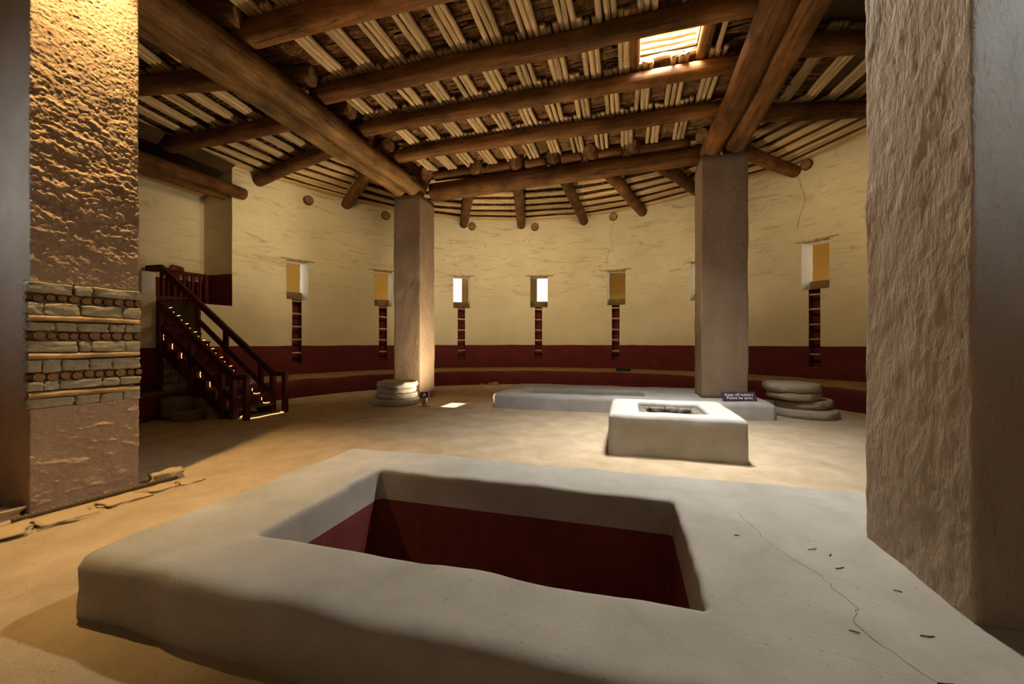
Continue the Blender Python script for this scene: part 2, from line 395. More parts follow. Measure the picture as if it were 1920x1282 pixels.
def shaft(name, a, h, z0, z1, r0, r1, mats, back=False, parent=None):
    """reveal of an opening: two jambs, sill, head and (for slots) the back"""
    verts, faces, fm = [], [], []
    def grid(P, nu, nv, mi):
        s = len(verts)
        for i in range(nv + 1):
            for j in range(nu + 1): verts.append(P(j / nu, i / nv))
        for i in range(nv):
            for j in range(nu):
                q = s + i * (nu + 1) + j; faces.append((q, q + 1, q + nu + 2, q + nu + 1)); fm.append(mi)
    def w(x, y, z): return 0.012 * nz(x, y, z, 5.0)
    def jamb(ang, sg):
        def P(u, v):
            r = r0 + (r1 - r0) * u; z = z0 + (z1 - z0) * v; p = pol(ang, r); e = w(*p, z) * (0 < u < 1 or u == 1)
            return (p[0] - sg * e * math.sin(R_(a)), p[1] + sg * e * math.cos(R_(a)), z)
        return P
    grid(jamb(a - h, 1), 4, 16, 0); grid(jamb(a + h, -1), 4, 16, 0)
    grid(lambda u, v: pol(a - h + 2 * h * u, r0 + (r1 - r0) * v, z0), 4, 3, 1)
    grid(lambda u, v: pol(a - h + 2 * h * u, r0 + (r1 - r0) * v, z1), 4, 3, 0)
    if back: grid(lambda u, v: pol(a - h + 2 * h * u, r1, z0 + (z1 - z0) * v), 4, 16, 0)
    return mobj(name, verts, faces, mats, parent, True, fm)
WHERE = ['nearest the stairs', 'left of the far left pillar', 'glowing with daylight, left of the pair', 'glowing with daylight, right of the pair',
         'just right of the glowing pair', 'half hidden by the far right pillar', 'above the right disc stones', 'hidden by the big near pillar']
M['jamb'] = plaster('cream_jamb', (0.60, 0.55, 0.45), (0.74, 0.70, 0.60), 0.9, 0.02, 1.0, None, 40, 12, (1, 1, 0.4))
POLE_ME = None
for i, ((a, h, z0, z1), (sa, sh, s0, s1)) in enumerate(zip(WIN, SLOT)):
    o = struct(shaft('window_%d' % (i + 1), a, h, z0, z1, RW, RW + WT, ['jamb', 'sill']), 'square wall opening ' + WHERE[i], 'window')
    # low barrier at the back of the opening
    ang = R_(a); bw = 2 * R_(h) * (RW + WT) + 0.04
    bm = box('barrier', pol(a, RW + WT - 0.07, z0 - 0.02), (0.12, bw, 0.30), 'sill', o, ang, 0.015)
    st = box('step', pol(a - 0.1, RW + 0.30, z0 - 0.01), (0.36, 0.26, 0.05), 'sill', o, ang, 0.01)
    ln = box('lintel', pol(a, RW + 0.10, z1 - 0.005), (0.26, bw + 0.34, 0.045), 'pole', o, ang, 0.012)
    # ladder recessed in the slot below
    t = thing('niche_ladder', 'five-rung ladder in red wall slot under the opening ' + WHERE[i], 'ladder', pol(sa, RW + 0.05, s0))
    sl = shaft('slot', sa, sh, s0, s1, RW, RW + 0.24, ['slotred', 'dirt'], True, t); sl.matrix_parent_inverse = Matrix.Translation(t.location).inverted()
    for k in range(5):
        zr = s0 + 0.355 + 0.405 * k
        if zr > s1 - 0.02: zr = s1 - 0.03
        r = log_mesh('rung', 2 * R_(sh) * RW + 0.03, 0.030, 0.027, ['pole', 'log_end'], t, 8, i * 9 + k, 0.05, 0.01, 0.004)
        p0 = Vector(pol(sa - sh, RW + 0.06, zr + random.uniform(-.012, .012))); p1 = Vector(pol(sa + sh, RW + 0.06, zr + random.uniform(-.012, .012)))
        p0, p1 = p0 - t.location, p1 - t.location
        r.matrix_local = Matrix.Translation(p0) @ (p1 - p0).to_track_quat('Z', 'Y').to_matrix().to_4x4()
for i, (a, h, z0, z1) in enumerate(REAR):
    struct(shaft('window_%d' % (i + 9), a, h, z0, z1, RW, RW + WT, ['jamb', 'sill']), 'square wall opening behind the photographer', 'window')

# ------------------------------------------------------------------ rooms behind the openings
def ring_patch(name, a0, a1, r0, r1, z0, z1, mat, skip=(), step=1.0, parent=None):
    verts, faces = [], []; n = int((a1 - a0) / step) + 1; zl = sorted({z0, z1} | {z for s in skip for z in s[2:]})
    al = sorted({a0 + (a1 - a0) * i / n for i in range(n + 1)} | {x for s in skip for x in s[:2]})
    for z in zl:
        for a in al: verts.append(pol(a, r0 + (r1 - r0) * ((z - z0) / (z1 - z0) if z1 > z0 else 0), z))
    k = len(al)
    for i in range(len(zl) - 1):
        for j in range(k - 1):
            ac, zc = (al[j] + al[j + 1]) / 2, (zl[i] + zl[i + 1]) / 2
            if any(s[0] < ac < s[1] and s[2] < zc < s[3] for s in skip): continue
            faces.append((i * k + j, i * k + j + 1, (i + 1) * k + j + 1, (i + 1) * k + j))
    return mobj(name, verts, faces, mat, parent, True)
def ring_disc(name, a0, a1, r0, r1, z, mat, step=2.0, parent=None):
    n = int((a1 - a0) / step) + 1; verts = []
    for r in (r0, r1):
        for i in range(n + 1): verts.append(pol(a0 + (a1 - a0) * i / n, r, z))
    faces = [(i, i + 1, n + 2 + i, n + 1 + i) for i in range(n)]
    return mobj(name, verts, faces, mat, parent, True)
RO = 11.3
outer = struct(ring_patch('wall_outer_rooms', 10.0, 169.0, RO, RO, 2.4, 5.2, 'room', [(119.4, 124.9, 2.95, 4.6), (96.8, 102.0, 2.95, 4.6)]), 'tan back wall of the side rooms seen through the openings', 'wall')
struct(ring_disc('floor_side_rooms', 10.0, 169.0, RW + WT, RO, 2.75, 'room'), 'floor of the side rooms behind the openings', 'floor')
struct(ring_disc('ceiling_side_rooms', 10.0, 169.0, RW + WT, RO, 4.9, 'room'), 'ceiling of the side rooms behind the openings', 'ceiling')

# ------------------------------------------------------------------ bench round the foot of the wall
def build_bench():
    a0, a1 = 182.2 - 360, 174.5; n = 260; prof = []
    rows = [(RB + 0.02, -0.05, 0), (RB, 0.12, 0), (RB + 0.01, 0.3, 0), (RB + 0.03, ZB - 0.05, 0), (RB + 0.09, ZB - 0.005, 1), (RB + 0.4, ZB + 0.0, 1), (RB + 0.9, ZB, 1), (RW + 0.06, ZB + 0.03, 1)]
    loops = []
    for r, z, _ in rows:
        lp = []
        for i in range(n + 1):
            a = a0 + (a1 - a0) * i / n; e = 0.03 * fb(a * 0.12, z, r, 1.0, 3)
            lp.append(pol(a, r + (e if r < RW else 0), z + (0.02 * fb(a * .2, r, 5, 1.0, 2) if z > .3 else 0)))
        loops.append(lp)
    v, f = loft(loops, closed=False)
    f = [q[::-1] for q in f]
    fm = []
    for i in range(len(rows) - 1): fm += [1 if rows[i + 1][2] and i >= 4 else 0] * n
    # close both ends
    k = n + 1
    for e in (0, n): f.append(tuple(i * k + e for i in range(len(rows)))); fm.append(0)
    o = mobj('wall_bench', v, f, ['benchred', 'dirt'], None, True, fm)
    return struct(o, 'low red plastered bench round the foot of the wall with earthy top', 'bench')
build_bench()

# ------------------------------------------------------------------ alcove at the head of the stairs
def panel(name, pts, mat, parent=None, nu=12, nv=8):
    """quad patch p0 p1 p2 p3 with a uv in metres"""
    p = [Vector(q) for q in pts]; L = (p[1] - p[0]).length; verts, uv, faces = [], [], []
    for i in range(nv + 1):
        for j in range(nu + 1):
            u, w = j / nu, i / nv; q = p[0].lerp(p[1], u).lerp(p[3].lerp(p[2], u), w); verts.append(q); uv.append((u * L + p[0].x, q.z))
    for i in range(nv):
        for j in range(nu):
            s = i * (nu + 1) + j; faces.append((s, s + 1, s + nu + 2, s + nu + 1))
    return mobj(name, verts, faces, mat, parent, True, None, uv)
XB = -11.28
aR = pol(A0, RW); aL = pol(A1, RW)
struct(panel('wall_alcove_back', [(XB, aL[1] - 0.3, 2.3), (XB, aR[1], 2.3), (XB, aR[1], 6.5), (XB, aL[1] - 0.3, 6.5)], 'alcove_back', None, 30, 20), 'pale back wall of the stair alcove with red dado', 'wall')
struct(panel('wall_alcove_right', [(XB, aR[1], 2.3), (aR[0], aR[1], 2.3), (aR[0], aR[1], 6.5), (XB, aR[1], 6.5)], 'alcove', None, 8, 20), 'side wall of the stair alcove with red dado', 'wall')
struct(panel('wall_alcove_left', [(aL[0], aL[1], 2.3), (XB, aL[1], 2.3), (XB, aL[1], 6.5), (aL[0], aL[1], 6.5)], 'alcove', None, 8, 20), 'left side wall of the stair alcove behind the near pillar', 'wall')
nR, nL = pol(N0, RW), pol(N1, RW)
fl = struct(panel('floor_alcove', [(XB, aL[1], 2.47), (XB, nL[1], 2.47), (aL[0] + .75, nL[1], 2.47), (aL[0], aL[1], 2.47)], 'dirt'), 'earth floor of the stair alcove', 'floor')
panel('landing', [(XB, nL[1], 2.468), (XB, nR[1], 2.468), (-10.52, nR[1], 2.468), (-10.52, nL[1], 2.468)], 'dirt', fl)
panel('floor_strip', [(XB, nR[1], 2.47), (XB, aR[1], 2.47), (aR[0], aR[1], 2.47), (nR[0], nR[1], 2.47)], 'dirt', fl)
for s, q in ((0, nR), (1, nL)):
    struct(panel('wall_stair_notch_%s' % ('right', 'left')[s], [(-11.0, q[1], 0), (q[0], q[1], 0), (q[0], q[1], 2.47), (-11.0, q[1], 2.47)], 'masonry'), ('right', 'left')[s] + ' stone cheek of the stair notch', 'wall')
struct(panel('wall_stair_notch_back', [(-10.95, nL[1], 0), (-10.95, nR[1], 0), (-10.95, nR[1], 2.47), (-10.95, nL[1], 2.47)], 'masonry'), 'stone back of the stair notch', 'wall')
# wall pier left of the stairs, with a parapet stub on it
PX, PY0, PY1 = -9.38, 4.55, 5.865
pier = struct(panel('wall_pier', [(PX, PY0, 0), (PX, PY1, 0), (PX, PY1, 2.47), (PX, PY0, 2.47)], 'wall', None, 10, 16), 'cream plastered pier with red dado left of the staircase', 'wall')
panel('pier_side', [(PX, PY1, 0), (-10.6, PY1, 0), (-10.6, PY1, 2.47), (PX, PY1, 2.47)], 'wall', pier, 6, 16)
panel('pier_side', [(PX, PY0, 0), (-10.6, PY0, 0), (-10.6, PY0, 2.47), (PX, PY0, 2.47)], 'wall', pier, 6, 16)
panel('pier_top', [(PX, PY0, 2.468), (PX, PY1, 2.468), (-10.6, PY1, 2.468), (-10.6, PY0, 2.468)], 'dirt', pier, 4, 4)
v, f = box_geo(0.42, 0.26, 0.48, 0.02)
o = mobj('parapet_stub', v, f, 'jamb'); o.location = (PX - 0.205, 5.735, 2.465)
tag(o, 'short cream plastered parapet stub left of the stair head', 'parapet')

# ------------------------------------------------------------------ floor vaults
def ring_block(name, O, I, zt, zpit, mats, label, cat, zred=None, n=44, ro=0.10, seed=0.0, amp=0.012, bev=0.05):
    m = 5
    ol = lambda k: rrect(O[0] + k, O[1] + k, O[2] - k, O[3] - k, ro, n, m)
    il = lambda k: rrect(I[0] - k, I[1] - k, I[2] + k, I[3] + k, 0.04, n, m)
    loops = []; fmr = []
    def add(pts, z, mi=0, a=amp):
        lp = []; inside = len(loops) > 18
        for q in pts:
            x, y = q[0], q[1]
            zq = z if z < zt - 0.09 or len(loops) < 5 else zt
            e = a * fb(x, y, zq if not inside else zt, 2.2, 3, seed); g = a * fb(x, y, z, 2.2, 3, seed + 31)
            big = 0.7 * a * nz(x, y, z if not inside else zt, 6.0, seed) if not inside else 0.25 * a * nz(x, y, z, 7.0, seed)
            lp.append((x + q[2] * (e + big), y + q[3] * (e + big), z + (g * 0.8 if z > 0.1 else 0)))
        loops.append(lp); fmr.append(mi)
    for z in (-0.06, 0.05, zt * 0.45, zt * 0.7, zt - 1.15 * bev): add(ol(0.0), z)
    add(ol(bev * 0.28), zt - bev * 0.42); add(ol(bev * 0.9), zt - 0.006); 
    add(ol(bev * 1.4), zt)
    a, b = ol(bev * 2.0), il(0.10)
    for k in range(11):
        t = k / 10; add([(p[0] + (q[0] - p[0]) * t, p[1] + (q[1] - p[1]) * t, 0, 0) for p, q in zip(a, b)], zt)
    for kk, dz in ((0.045, 0.0), (0.020, 0.004), (0.005, 0.018)): add([(q[0], q[1], -q[2], -q[3]) for q in il(kk)], zt - dz)
    inn = lambda k=0.0: [(q[0], q[1], -q[2], -q[3]) for q in il(-k)]
    add(inn(), zt - 0.045); add(inn(), zt - 0.08)
    zl = [zt - 0.08 - (zt - 0.08 - zpit) * i / 8 for i in range(1, 9)]
    if zred is not None:
        zl = [z for z in zl if z > zred + .04] + [zred] + [z for z in zl if z < zred - .04]
    for z in zl: add(inn(0.04 * (zt - z)), z, 1 if zred is not None and z < zred - 1e-6 else 0, amp * 0.8 if abs(z - (zred if zred is not None else -9)) > 1e-6 else 0.003)
    v, f = loft(loops, False, True)
    k = len(loops[0]); fm = []
    for i in range(len(loops) - 1): fm += [fmr[i + 1]] * k
    fm += [1 if zred is not None else 0]
    o = mobj(name, v, f, mats, None, True, fm); return tag(o, label, cat)
ring_block('floor_vault', VAULT_N['o'], VAULT_N['i'], VT, -1.0, ['vault', 'pit_red'], 'large grey plastered floor vault in the foreground with deep red-lined pit', 'vault', zred=0.068, n=60, seed=3.0, amp=0.016, bev=0.058)
ring_block('floor_vault', VAULT_F['o'], VAULT_F['i'], VT, 0.03, ['vault'], 'low grey plastered floor vault by the far wall under the far right pillar', 'vault', n=50, seed=13.0, amp=0.018, bev=0.07)
HB = (-0.25, 5.46, 1.42, 7.02); HI = (0.16, 5.74, 1.02, 6.66); HZ = 0.55
hearth = ring_block('fire_box', HB, HI, HZ, 0.08, ['vault'], 'raised square plastered fire box with stone-lined hole beneath the roof hatch', 'hearth', n=34, seed=23.0, amp=0.014, bev=0.05, ro=0.06)
# stones lining the hole
k = 0
for side in range(4):
    for row in range(3):
        L = (HI[2] - HI[0]) if side in (0, 2) else (HI[3] - HI[1]); x = 0.0
        while x < L - 0.05:
            w = min(random.uniform(0.14, 0.26), L - x); hh = 0.13
            z = HZ - 0.06 - hh / 2 - row * 0.14; c = x + w / 2; d = 0.035
            if side == 0: loc, rz = (HI[0] + c, HI[3] - d, z), 0
            elif side == 2: loc, rz = (HI[0] + c, HI[1] + d, z), 0
            elif side == 1: loc, rz = (HI[2] - d, HI[1] + c, z), PI / 2
            else: loc, rz = (HI[0] + d, HI[1] + c, z), PI / 2
            stone('stone', loc, (w * 0.96, 0.16, hh * random.uniform(0.8, 1.0)), 'hearthstone', hearth, None, rz, 0.25, 6, 0.3); x += w; k += 1

# ------------------------------------------------------------------ pillars
def prism(name, corners, z0, z1, mats, parent, amp_fn, n=30, dz=0.08, rnd=0.03, ns=None):
    """four-sided pillar section with rounded, uneven plaster faces"""
    c = [Vector(q) for q in corners]; cen = sum(c, Vector((0, 0))) / 4; pts = []
    for i in range(4):
        a, b = c[i], c[(i + 1) % 4]; d = (b - a).normalized(); nn = Vector((d.y, -d.x)); d2 = (c[(i + 2) % 4] - b).normalized(); n2 = Vector((d2.y, -d2.x))
        n_ = ns[i] if ns else n
        for j in range(n_):
            s = j / n_; L = (b - a).length - 2 * rnd; p = a + d * (rnd + L * s); pts.append((p, nn, i))
        ce = b - d * rnd + d2 * rnd
        for j in range(4):
            t = j / 4; q = (nn * math.cos(t * PI / 2) + n2 * math.sin(t * PI / 2)); pts.append((ce + q * rnd, q, i if t < .5 else (i + 1) % 4))
    nzr = max(2, int((z1 - z0) / dz)); loops = []
    for k in range(nzr + 1):
        z = z0 + (z1 - z0) * k / nzr; lp = []
        for p, nn, sd in pts:
            e = amp_fn(p.x, p.y, z, sd); lp.append((p.x + nn.x * e, p.y + nn.y * e, z))
        loops.append(lp)
    v, f = loft(loops, True, True); return mobj(name, v, f, mats, parent, True)
PT = 5.36
soft = lambda s: (lambda x, y, z, sd: 0.012 * fb(x, y, z, 1.2, 3, s) + 0.008 * fb(x, y, z * 0.6, 6.0, 2, s))
def strong(s): return lambda x, y, z, sd: 0.012 * fb(x, y, z, 1.2, 3, s) + 0.0045 * fb(x, y, z * 0.6, 9.0, 3, s) + 0.002 * fb(x, y, z * 0.5, 34.0, 3, s)
tag(prism('pillar', [(-5.98, 9.30), (-5.19, 9.30), (-5.19, 10.10), (-5.98, 10.10)], -0.03, PT, 'pillar', None, soft(4.0), 14, 0.12), 'tall brown plastered pillar at the far left behind the disc stones', 'pillar')
tag(prism('pillar', [(1.49, 9.20), (2.38, 9.20), (2.38, 10.05), (1.49, 10.05)], VT - 0.03, PT + 0.06, 'pillar', None, soft(9.0), 14, 0.12), 'tall brown plastered pillar standing on the far floor vault', 'pillar')
tag(prism('pillar', [(1.375, 2.12), (2.20, 2.12), (2.20, 2.90), (1.375, 2.90)], VT - 0.03, PT, 'pillar_light', None, strong(15.0), 44, 0.02, 0.02, (60, 6, 6, 60)), 'massive pale plastered pillar at the right edge standing on the near vault', 'pillar')

# near left pillar with exposed masonry band
NL = [(-5.78, 2.20), (-4.985, 2.15), (-4.885, 2.90), (-5.68, 2.95)]
root = thing('pillar', 'spotlit pillar at the left edge with exposed band of stones and log ends', 'pillar', (-5.33, 2.55, 0))
def off(o): o.matrix_parent_inverse = Matrix.Translation(root.location).inverted(); return o
def hi_rough(x, y, z, sd):
    e = 0.010 * fb(x, y, z, 1.2, 3, 2.0)
    if sd != 1: return e + 0.004 * fb(x, y, z, 9.0, 3, 5.0)
    wy, wz = y + 0.05 * fb(x, y, z, 6.0, 2, 40.0), z + 0.05 * fb(x, y, z, 6.0, 2, 60.0)
    g = fb(x, wy + 0.55 * wz, wz * 1.5, 5.0, 3, 8.0)
    g2 = 1 - 2.0 * abs(fb(x, wy + 0.5 * wz, wz * 1.9, 8.5, 3, 5.0))       # ragged clods
    g3 = fb(x, y + 0.3 * z, z * 1.4, 24.0, 3, 15.0)
    k = min(1.0, max(0.12, (4.25 - z) / 1.2)) * (0.35 + 0.65 * min(1, max(0, (z - 2.1) / 0.5)))
    return e + k * (0.012 * g + 0.006 * max(-1.2, g2) + 0.0095 * g3) + 0.0032 * fb(x, y, z, 48.0, 2, 3.0)
def lo_rough(x, y, z, sd):
    e = 0.008 * fb(x, y, z, 1.2, 3, 2.0)
    g = fb(x + 0.2 * z, y + 0.3 * z, z * 2.4, 7.5, 4, 18.0)
    return e + 0.026 * max(0, g - 0.12) * (1 if sd == 1 else 0.4) + 0.004 * fb(x, y, z, 22, 2, 5.0)
off(prism('plaster', NL, 2.03, PT, 'pillar_rough', root, hi_rough, 56, 0.009, 0.015, (24, 110, 8, 8)))
off(prism('plaster', NL, -0.03, 0.915, 'pillar_rough', root, lo_rough, 56, 0.008, 0.015, (24, 100, 8, 8)))
def inset(k, kx=None):
    c = [Vector(q) for q in NL]; cen = sum(c, Vector((0, 0))) / 4; return [tuple(q + (cen - q) * k) for q in c]
off(prism('core', inset(0.06), 0.88, 2.08, 'mortar', root, lambda x, y, z, s: 0.006 * fb(x, y, z, 14, 2), 14, 0.08, 0.01))
# the band is bared only round the corner: the rest of the front face keeps its plaster
fd = (Vector(NL[0]) - Vector(NL[1])).normalized()
q0 = Vector(NL[1]) + fd * 0.075
off(prism('plaster', [tuple(Vector(NL[0])), tuple(q0), tuple(q0 + Vector((0.012, 0.10))), tuple(Vector(NL[0]) + Vector((0.012, 0.10)))], 0.90, 2.05, 'pillar_rough', root, lambda x, y, z, s: 0.006 * fb(x, y, z, 5, 3, 2.0), 14, 0.05, 0.015))
a, b = Vector(NL[1]), Vector(NL[2]); ed = (b - a).normalized(); LE = (b - a).length; en = Vector((ed.y, -ed.x)); az = math.atan2(ed.y, ed.x)
def onface(s, z, out=0.0):
    p = a + ed * s + en * out; return (p.x - root.location.x, p.y - root.location.y, z)
rows_s = [(1.935, 2.025), (1.745, 1.845), (1.600, 1.672), (1.408, 1.505), (1.232, 1.338), (1.070, 1.146), (0.915, 0.998)]
for z0, z1 in rows_s:
    s = -0.012
    while s < LE - 0.02:
        w = random.choice((0.09, 0.13, 0.18, 0.24, 0.31)) * random.uniform(.9, 1.1); w = LE + .012 - s if LE - s - w < 0.09 else w
        stone('stone', onface(s + w / 2, (z0 + z1) / 2, -0.045), (w * 0.975, 0.11, (z1 - z0) * random.uniform(0.95, 1.10)), 'masonry', root, None, az + random.uniform(-.03, .03), 0.13, 8, 0.16, 0, random.uniform(-.02, .02)); s += w
    stone('stone', (q0.x * 0.5 + a.x * 0.5 - root.location.x, a.y + 0.035 - root.location.y, (z0 + z1) / 2), (0.085, 0.10, (z1 - z0)), 'masonry', root, None, math.atan2(fd.y, fd.x), 0.06, 4, 0.15)
for z in (1.890, 1.553, 1.190):
    s = 0.02
    while s < LE - 0.02:
        r = random.uniform(0.030, 0.043)
        o = log_mesh('log_end', 0.16, r, r, ['log_dark', 'log_end'], root, 12, s * 40, 0.08, 0.0, 0.004)
        p0 = Vector(onface(s + r, z + random.uniform(-.008, .008), -0.166)); d = Vector((en.x, en.y, 0))
        o.matrix_local = Matrix.Translation(p0) @ d.to_track_quat('Z', 'Y').to_matrix().to_4x4(); s += 2 * r + random.uniform(0.0, 0.012)
    o = log_mesh('log_end', 0.12, 0.03, 0.03, ['log_dark', 'log_end'], root, 12, z * 9, 0.08, 0.0, 0.004)
    o.matrix_local = Matrix.Translation(Vector((a.x + fd.x * 0.04 - root.location.x, a.y + 0.11 - root.location.y, z))) @ Vector((0, -1, 0)).to_track_quat('Z', 'Y').to_matrix().to_4x4()
for z in (1.707, 1.371, 1.033):
    o = log_mesh('pole', LE + 0.012, 0.029, 0.026, ['pole', 'log_end'], root, 14, z * 17, 0.05, 0.012, 0.006)
    o.matrix_local = Matrix.Translation(Vector(onface(-0.006, z + random.uniform(-.006, .006), -0.012))) @ Vector((ed.x, ed.y, random.uniform(-.012, .012))).to_track_quat('Z', 'Y').to_matrix().to_4x4()

# metal track and flagstones at its foot
tr = thing('metal_track', 'thin notched metal track along the foot of the spotlit pillar', 'track', (-4.90, 2.02, 0.0), 0)
d = Vector((0.135, 1.15, 0)).normalized(); rz = math.atan2(d.y, d.x)
o = box('rail', (0.072, 0.575, 0.005), (1.18, 0.035, 0.028), 'darkmetal', tr, rz, 0.004)
for i in range(30):
    p = d * (0.03 + i * 0.0385); box('notch', (p.x + 0.004, p.y, 0.030), (0.016, 0.03, 0.012), 'mortar', tr, rz, 0.002)
FLG = [(-5.12, 1.93, 0.36, 0.24, 0.10, 'flat stone at the front foot of the spotlit pillar'), (-4.85, 3.14, 0.26, 0.15, 0.12, 'small stone at the rear foot of the spotlit pillar'),
       (-4.58, 2.20, 0.34, 0.26, 0.065, 'flagstone with broken corner nearest the camera below the metal track'), (-4.60, 2.58, 0.30, 0.25, 0.05, 'middle flagstone half buried beside the metal track'),
       (-4.57, 2.90, 0.22, 0.20, 0.05, 'small half buried flagstone past the middle one by the metal track'), (-4.52, 3.16, 0.22, 0.16, 0.045, 'farthest flagstone of the row beside the spotlit pillar'),
       (-4.72, 1.76, 0.46, 0.34, 0.055, 'broad flat slab sunk in the floor at the left edge')]
for i, (x, y, sx, sy, h, lb) in enumerate(FLG):
    tag(stone('flagstone', (x, y, h * (0.25 if i < 2 else -0.05)), (sy, sx, h), 'flag', None, i * 5.0, random.uniform(-.4, .2), 0.35, 8, 0.12), lb, 'stone', 'flagstones at the foot of the spotlit pillar')

# ------------------------------------------------------------------ big roof beams
GP = 'main roof beams'
ZP = PT + 0.20
beam('roof_beam', (-5.40, 1.9, ZP), (-5.42, 9.62, ZP - 0.01), 0.225, 0.205, 'long weathered log over the left pillars, inner one of the pair', 'log_grey', GP, 28, 0.08)
beam('roof_beam', (-5.82, 1.9, ZP), (-5.80, 9.58, ZP - 0.02), 0.215, 0.195, 'long weathered log over the left pillars, outer one of the pair', 'log_grey', GP, 28, 0.08)
beam('roof_beam', (1.74, 1.9, ZP + 0.04), (1.72, 9.55, ZP + 0.06), 0.215, 0.20, 'long cracked log over the right pillars, inner one of the pair', 'log', GP, 28, 0.08)
beam('roof_beam', (2.18, 1.9, ZP + 0.04), (2.15, 9.52, ZP + 0.06), 0.215, 0.20, 'long log over the right pillars, outer one of the pair', 'log', GP, 28, 0.08)
beam('roof_beam', (-5.20, 9.98, ZP + 0.07), (1.72, 9.95, ZP + 0.20), 0.245, 0.195, 'thick reddish log spanning between the two far pillars', 'log', GP, 28, 0.06)
VIG = [(4.50, 0.165, 'first cross log of the roof, nearest the camera at the top edge'), (5.92, 0.150, 'second cross log of the roof, passing in front of the hatch'),
       (7.10, 0.135, 'third cross log of the roof, lit by sun below the hatch'), (8.38, 0.140, 'fourth cross log of the roof, nearest the far pillars')]
ZV = 5.77
for y, r, lb in VIG:
    beam('cross_beam', (-5.42, y - 0.02, ZV + r), (2.0, y + 0.02, ZV + r + 0.05), r * 1.06, r * 0.96, lb, 'log', 'cross logs of the central roof', 24, 0.06)
# radial logs: inner point, outer angle, outer z
ZRAD = 6.05
RAD = [(2.35, 7.05, 12.7, 6.42, 'lower'), (2.35, 8.95, 24.8, 6.42, ''), (1.55, 9.56, 45.5, 6.30, ''), (0.07, 9.56, 62.0, 6.32, ''), (-0.88, 9.56, 75.8, 6.22, ''), (-1.77, 9.56, 89.9, 6.14, ''),
       (-2.69, 9.56, 105.9, 6.10, ''), (-3.72, 9.56, 120.6, 6.06, ''), (-5.12, 9.56, 134.0, 6.06, ''), (-5.30, 8.02, 148.4, 6.12, ''), (-5.40, 7.45, 165.75, 6.10, ''), (-5.18, 6.62, 180.0, 6.10, ''),
       (-5.16, 5.60, 193.5, 6.10, ''), (-5.2, 4.28, 208.0, 6.10, '')]
RLB = ['upper log running right from the right pair of beams to the wall', 'lower log running right from the right pair of beams to the wall', 'log angling down behind the far right pillar to the wall',
       'roof log half hidden just left of the far right pillar', 'roof log ending on the far wall above the rightmost free opening', 'roof log ending on the far wall between the glowing pair and next opening', 'roof log ending above the right glowing opening',
       'roof log ending above the left glowing opening', 'roof log whose end hides behind the far left pillar', 'short dark log end on the wall left of the far left pillar', 'dark log ending on the wall right of the stair alcove',
       'dark log running to the stair alcove over its lintel logs', 'dark shadowed log at upper left, second from the top', 'squared dark log end at the top left corner']
for (x, y, a, zo, _), lb in zip(RAD, RLB):
    q = pol(a, RW + 0.12); beam('radial_beam', (x, y, ZRAD), (q[0], q[1], zo), 0.165, 0.16, lb, 'log_dark', 'radial logs of the outer roof', 20, 0.05)
# spacer logs on the far beam, between the radial ends
xs = [(-5.05, -3.92), (-3.53, -2.88), (-2.50, -1.96), (-1.58, -1.07), (-0.69, -0.12), (0.26, 1.36)]
sp = ['first', 'second', 'third', 'fourth', 'fifth', 'sixth']
for (x0, x1), s in zip(xs, sp):
    beam('spacer_log', (x0, 9.84, ZRAD - 0.02), (x1, 9.84, ZRAD - 0.0), 0.145, 0.14, s + ' short spacer log from the left on top of the far beam', 'log_dark', 'spacer logs on the far beam', 16, 0.01, cat='log')
# log stubs poking out of the wall
for a, z, lb in ((156.5, 5.94, 'round log stub in the wall above the opening nearest the stairs'), (139.8, 6.0, 'round log stub beside the far left pillar top'), (118.6, 5.98, 'round log stub above the left glowing opening'),
                 (102.4, 6.01, 'round log stub above the right glowing opening'), (82.7, 6.19, 'round log stub with crack running down to the opening'), (43.4, 6.36, 'round log stub above the right stack of disc stones')):
    p, q = pol(a, RW + 0.25), pol(a, RW - 0.10); beam('log_stub', (*p, z), (*q, z), 0.15, 0.145, lb, 'log', 'round log stubs in the wall top', 18, 0.0, cat='log')
# lintel pair over the alcove
beam('lintel_log', (-10.05, 4.2, 5.42), (-10.12, 8.45, 5.55), 0.17, 0.16, 'front lintel log across the stair alcove', 'log_dark', 'lintel logs over the stair alcove', 20, 0.04, cat='log')
beam('lintel_log', (-10.42, 4.2, 5.36), (-10.46, 8.15, 5.46), 0.16, 0.15, 'rear lintel log across the stair alcove', 'log_dark', 'lintel logs over the stair alcove', 20, 0.04, cat='log')

# ------------------------------------------------------------------ central roof deck, poles, splints
HX0, HX1, HY0, HY1 = 0.20, 1.06, 6.06, 6.97            # hatch
ZPOLE = ZV + 0.305
ceil_v, ceil_f = [], []
def rect(x0, y0, x1, y1, z):
    s = len(ceil_v); ceil_v.extend([(x0, y0, z), (x1, y0, z), (x1, y1, z), (x0, y1, z)]); ceil_f.append((s, s + 1, s + 2, s + 3))
ZD = 6.27
for z in (ZD, ZD + 0.25):
    rect(-5.9, -3.0, 2.6, HY0, z); rect(-5.9, HY1, 2.6, 10.2, z); rect(-5.9, HY0, HX0, HY1, z); rect(HX1, HY0, 2.6, HY1, z)
CEIL = struct(mobj('ceiling', ceil_v, ceil_f, 'deck', None, False), 'dark central roof of split wood on groups of three peeled poles', 'ceiling')
def pole_proto(seed, sides=10):
    o = log_mesh('roof_pole', 1.0, 0.5, 0.44, ['pole', 'log_end'], None, sides, seed, 0.05, 0.0, 0.05); me = o.data; bpy.data.objects.remove(o)
    # gentle crook; unit radius .5, unit length 1
    for v in me.vertices:
        v.co.x += 0.22 * nz(seed, 1.1, v.co.z * 3.2); v.co.y += 0.12 * nz(seed, 4.1, v.co.z * 3.2)
    return me
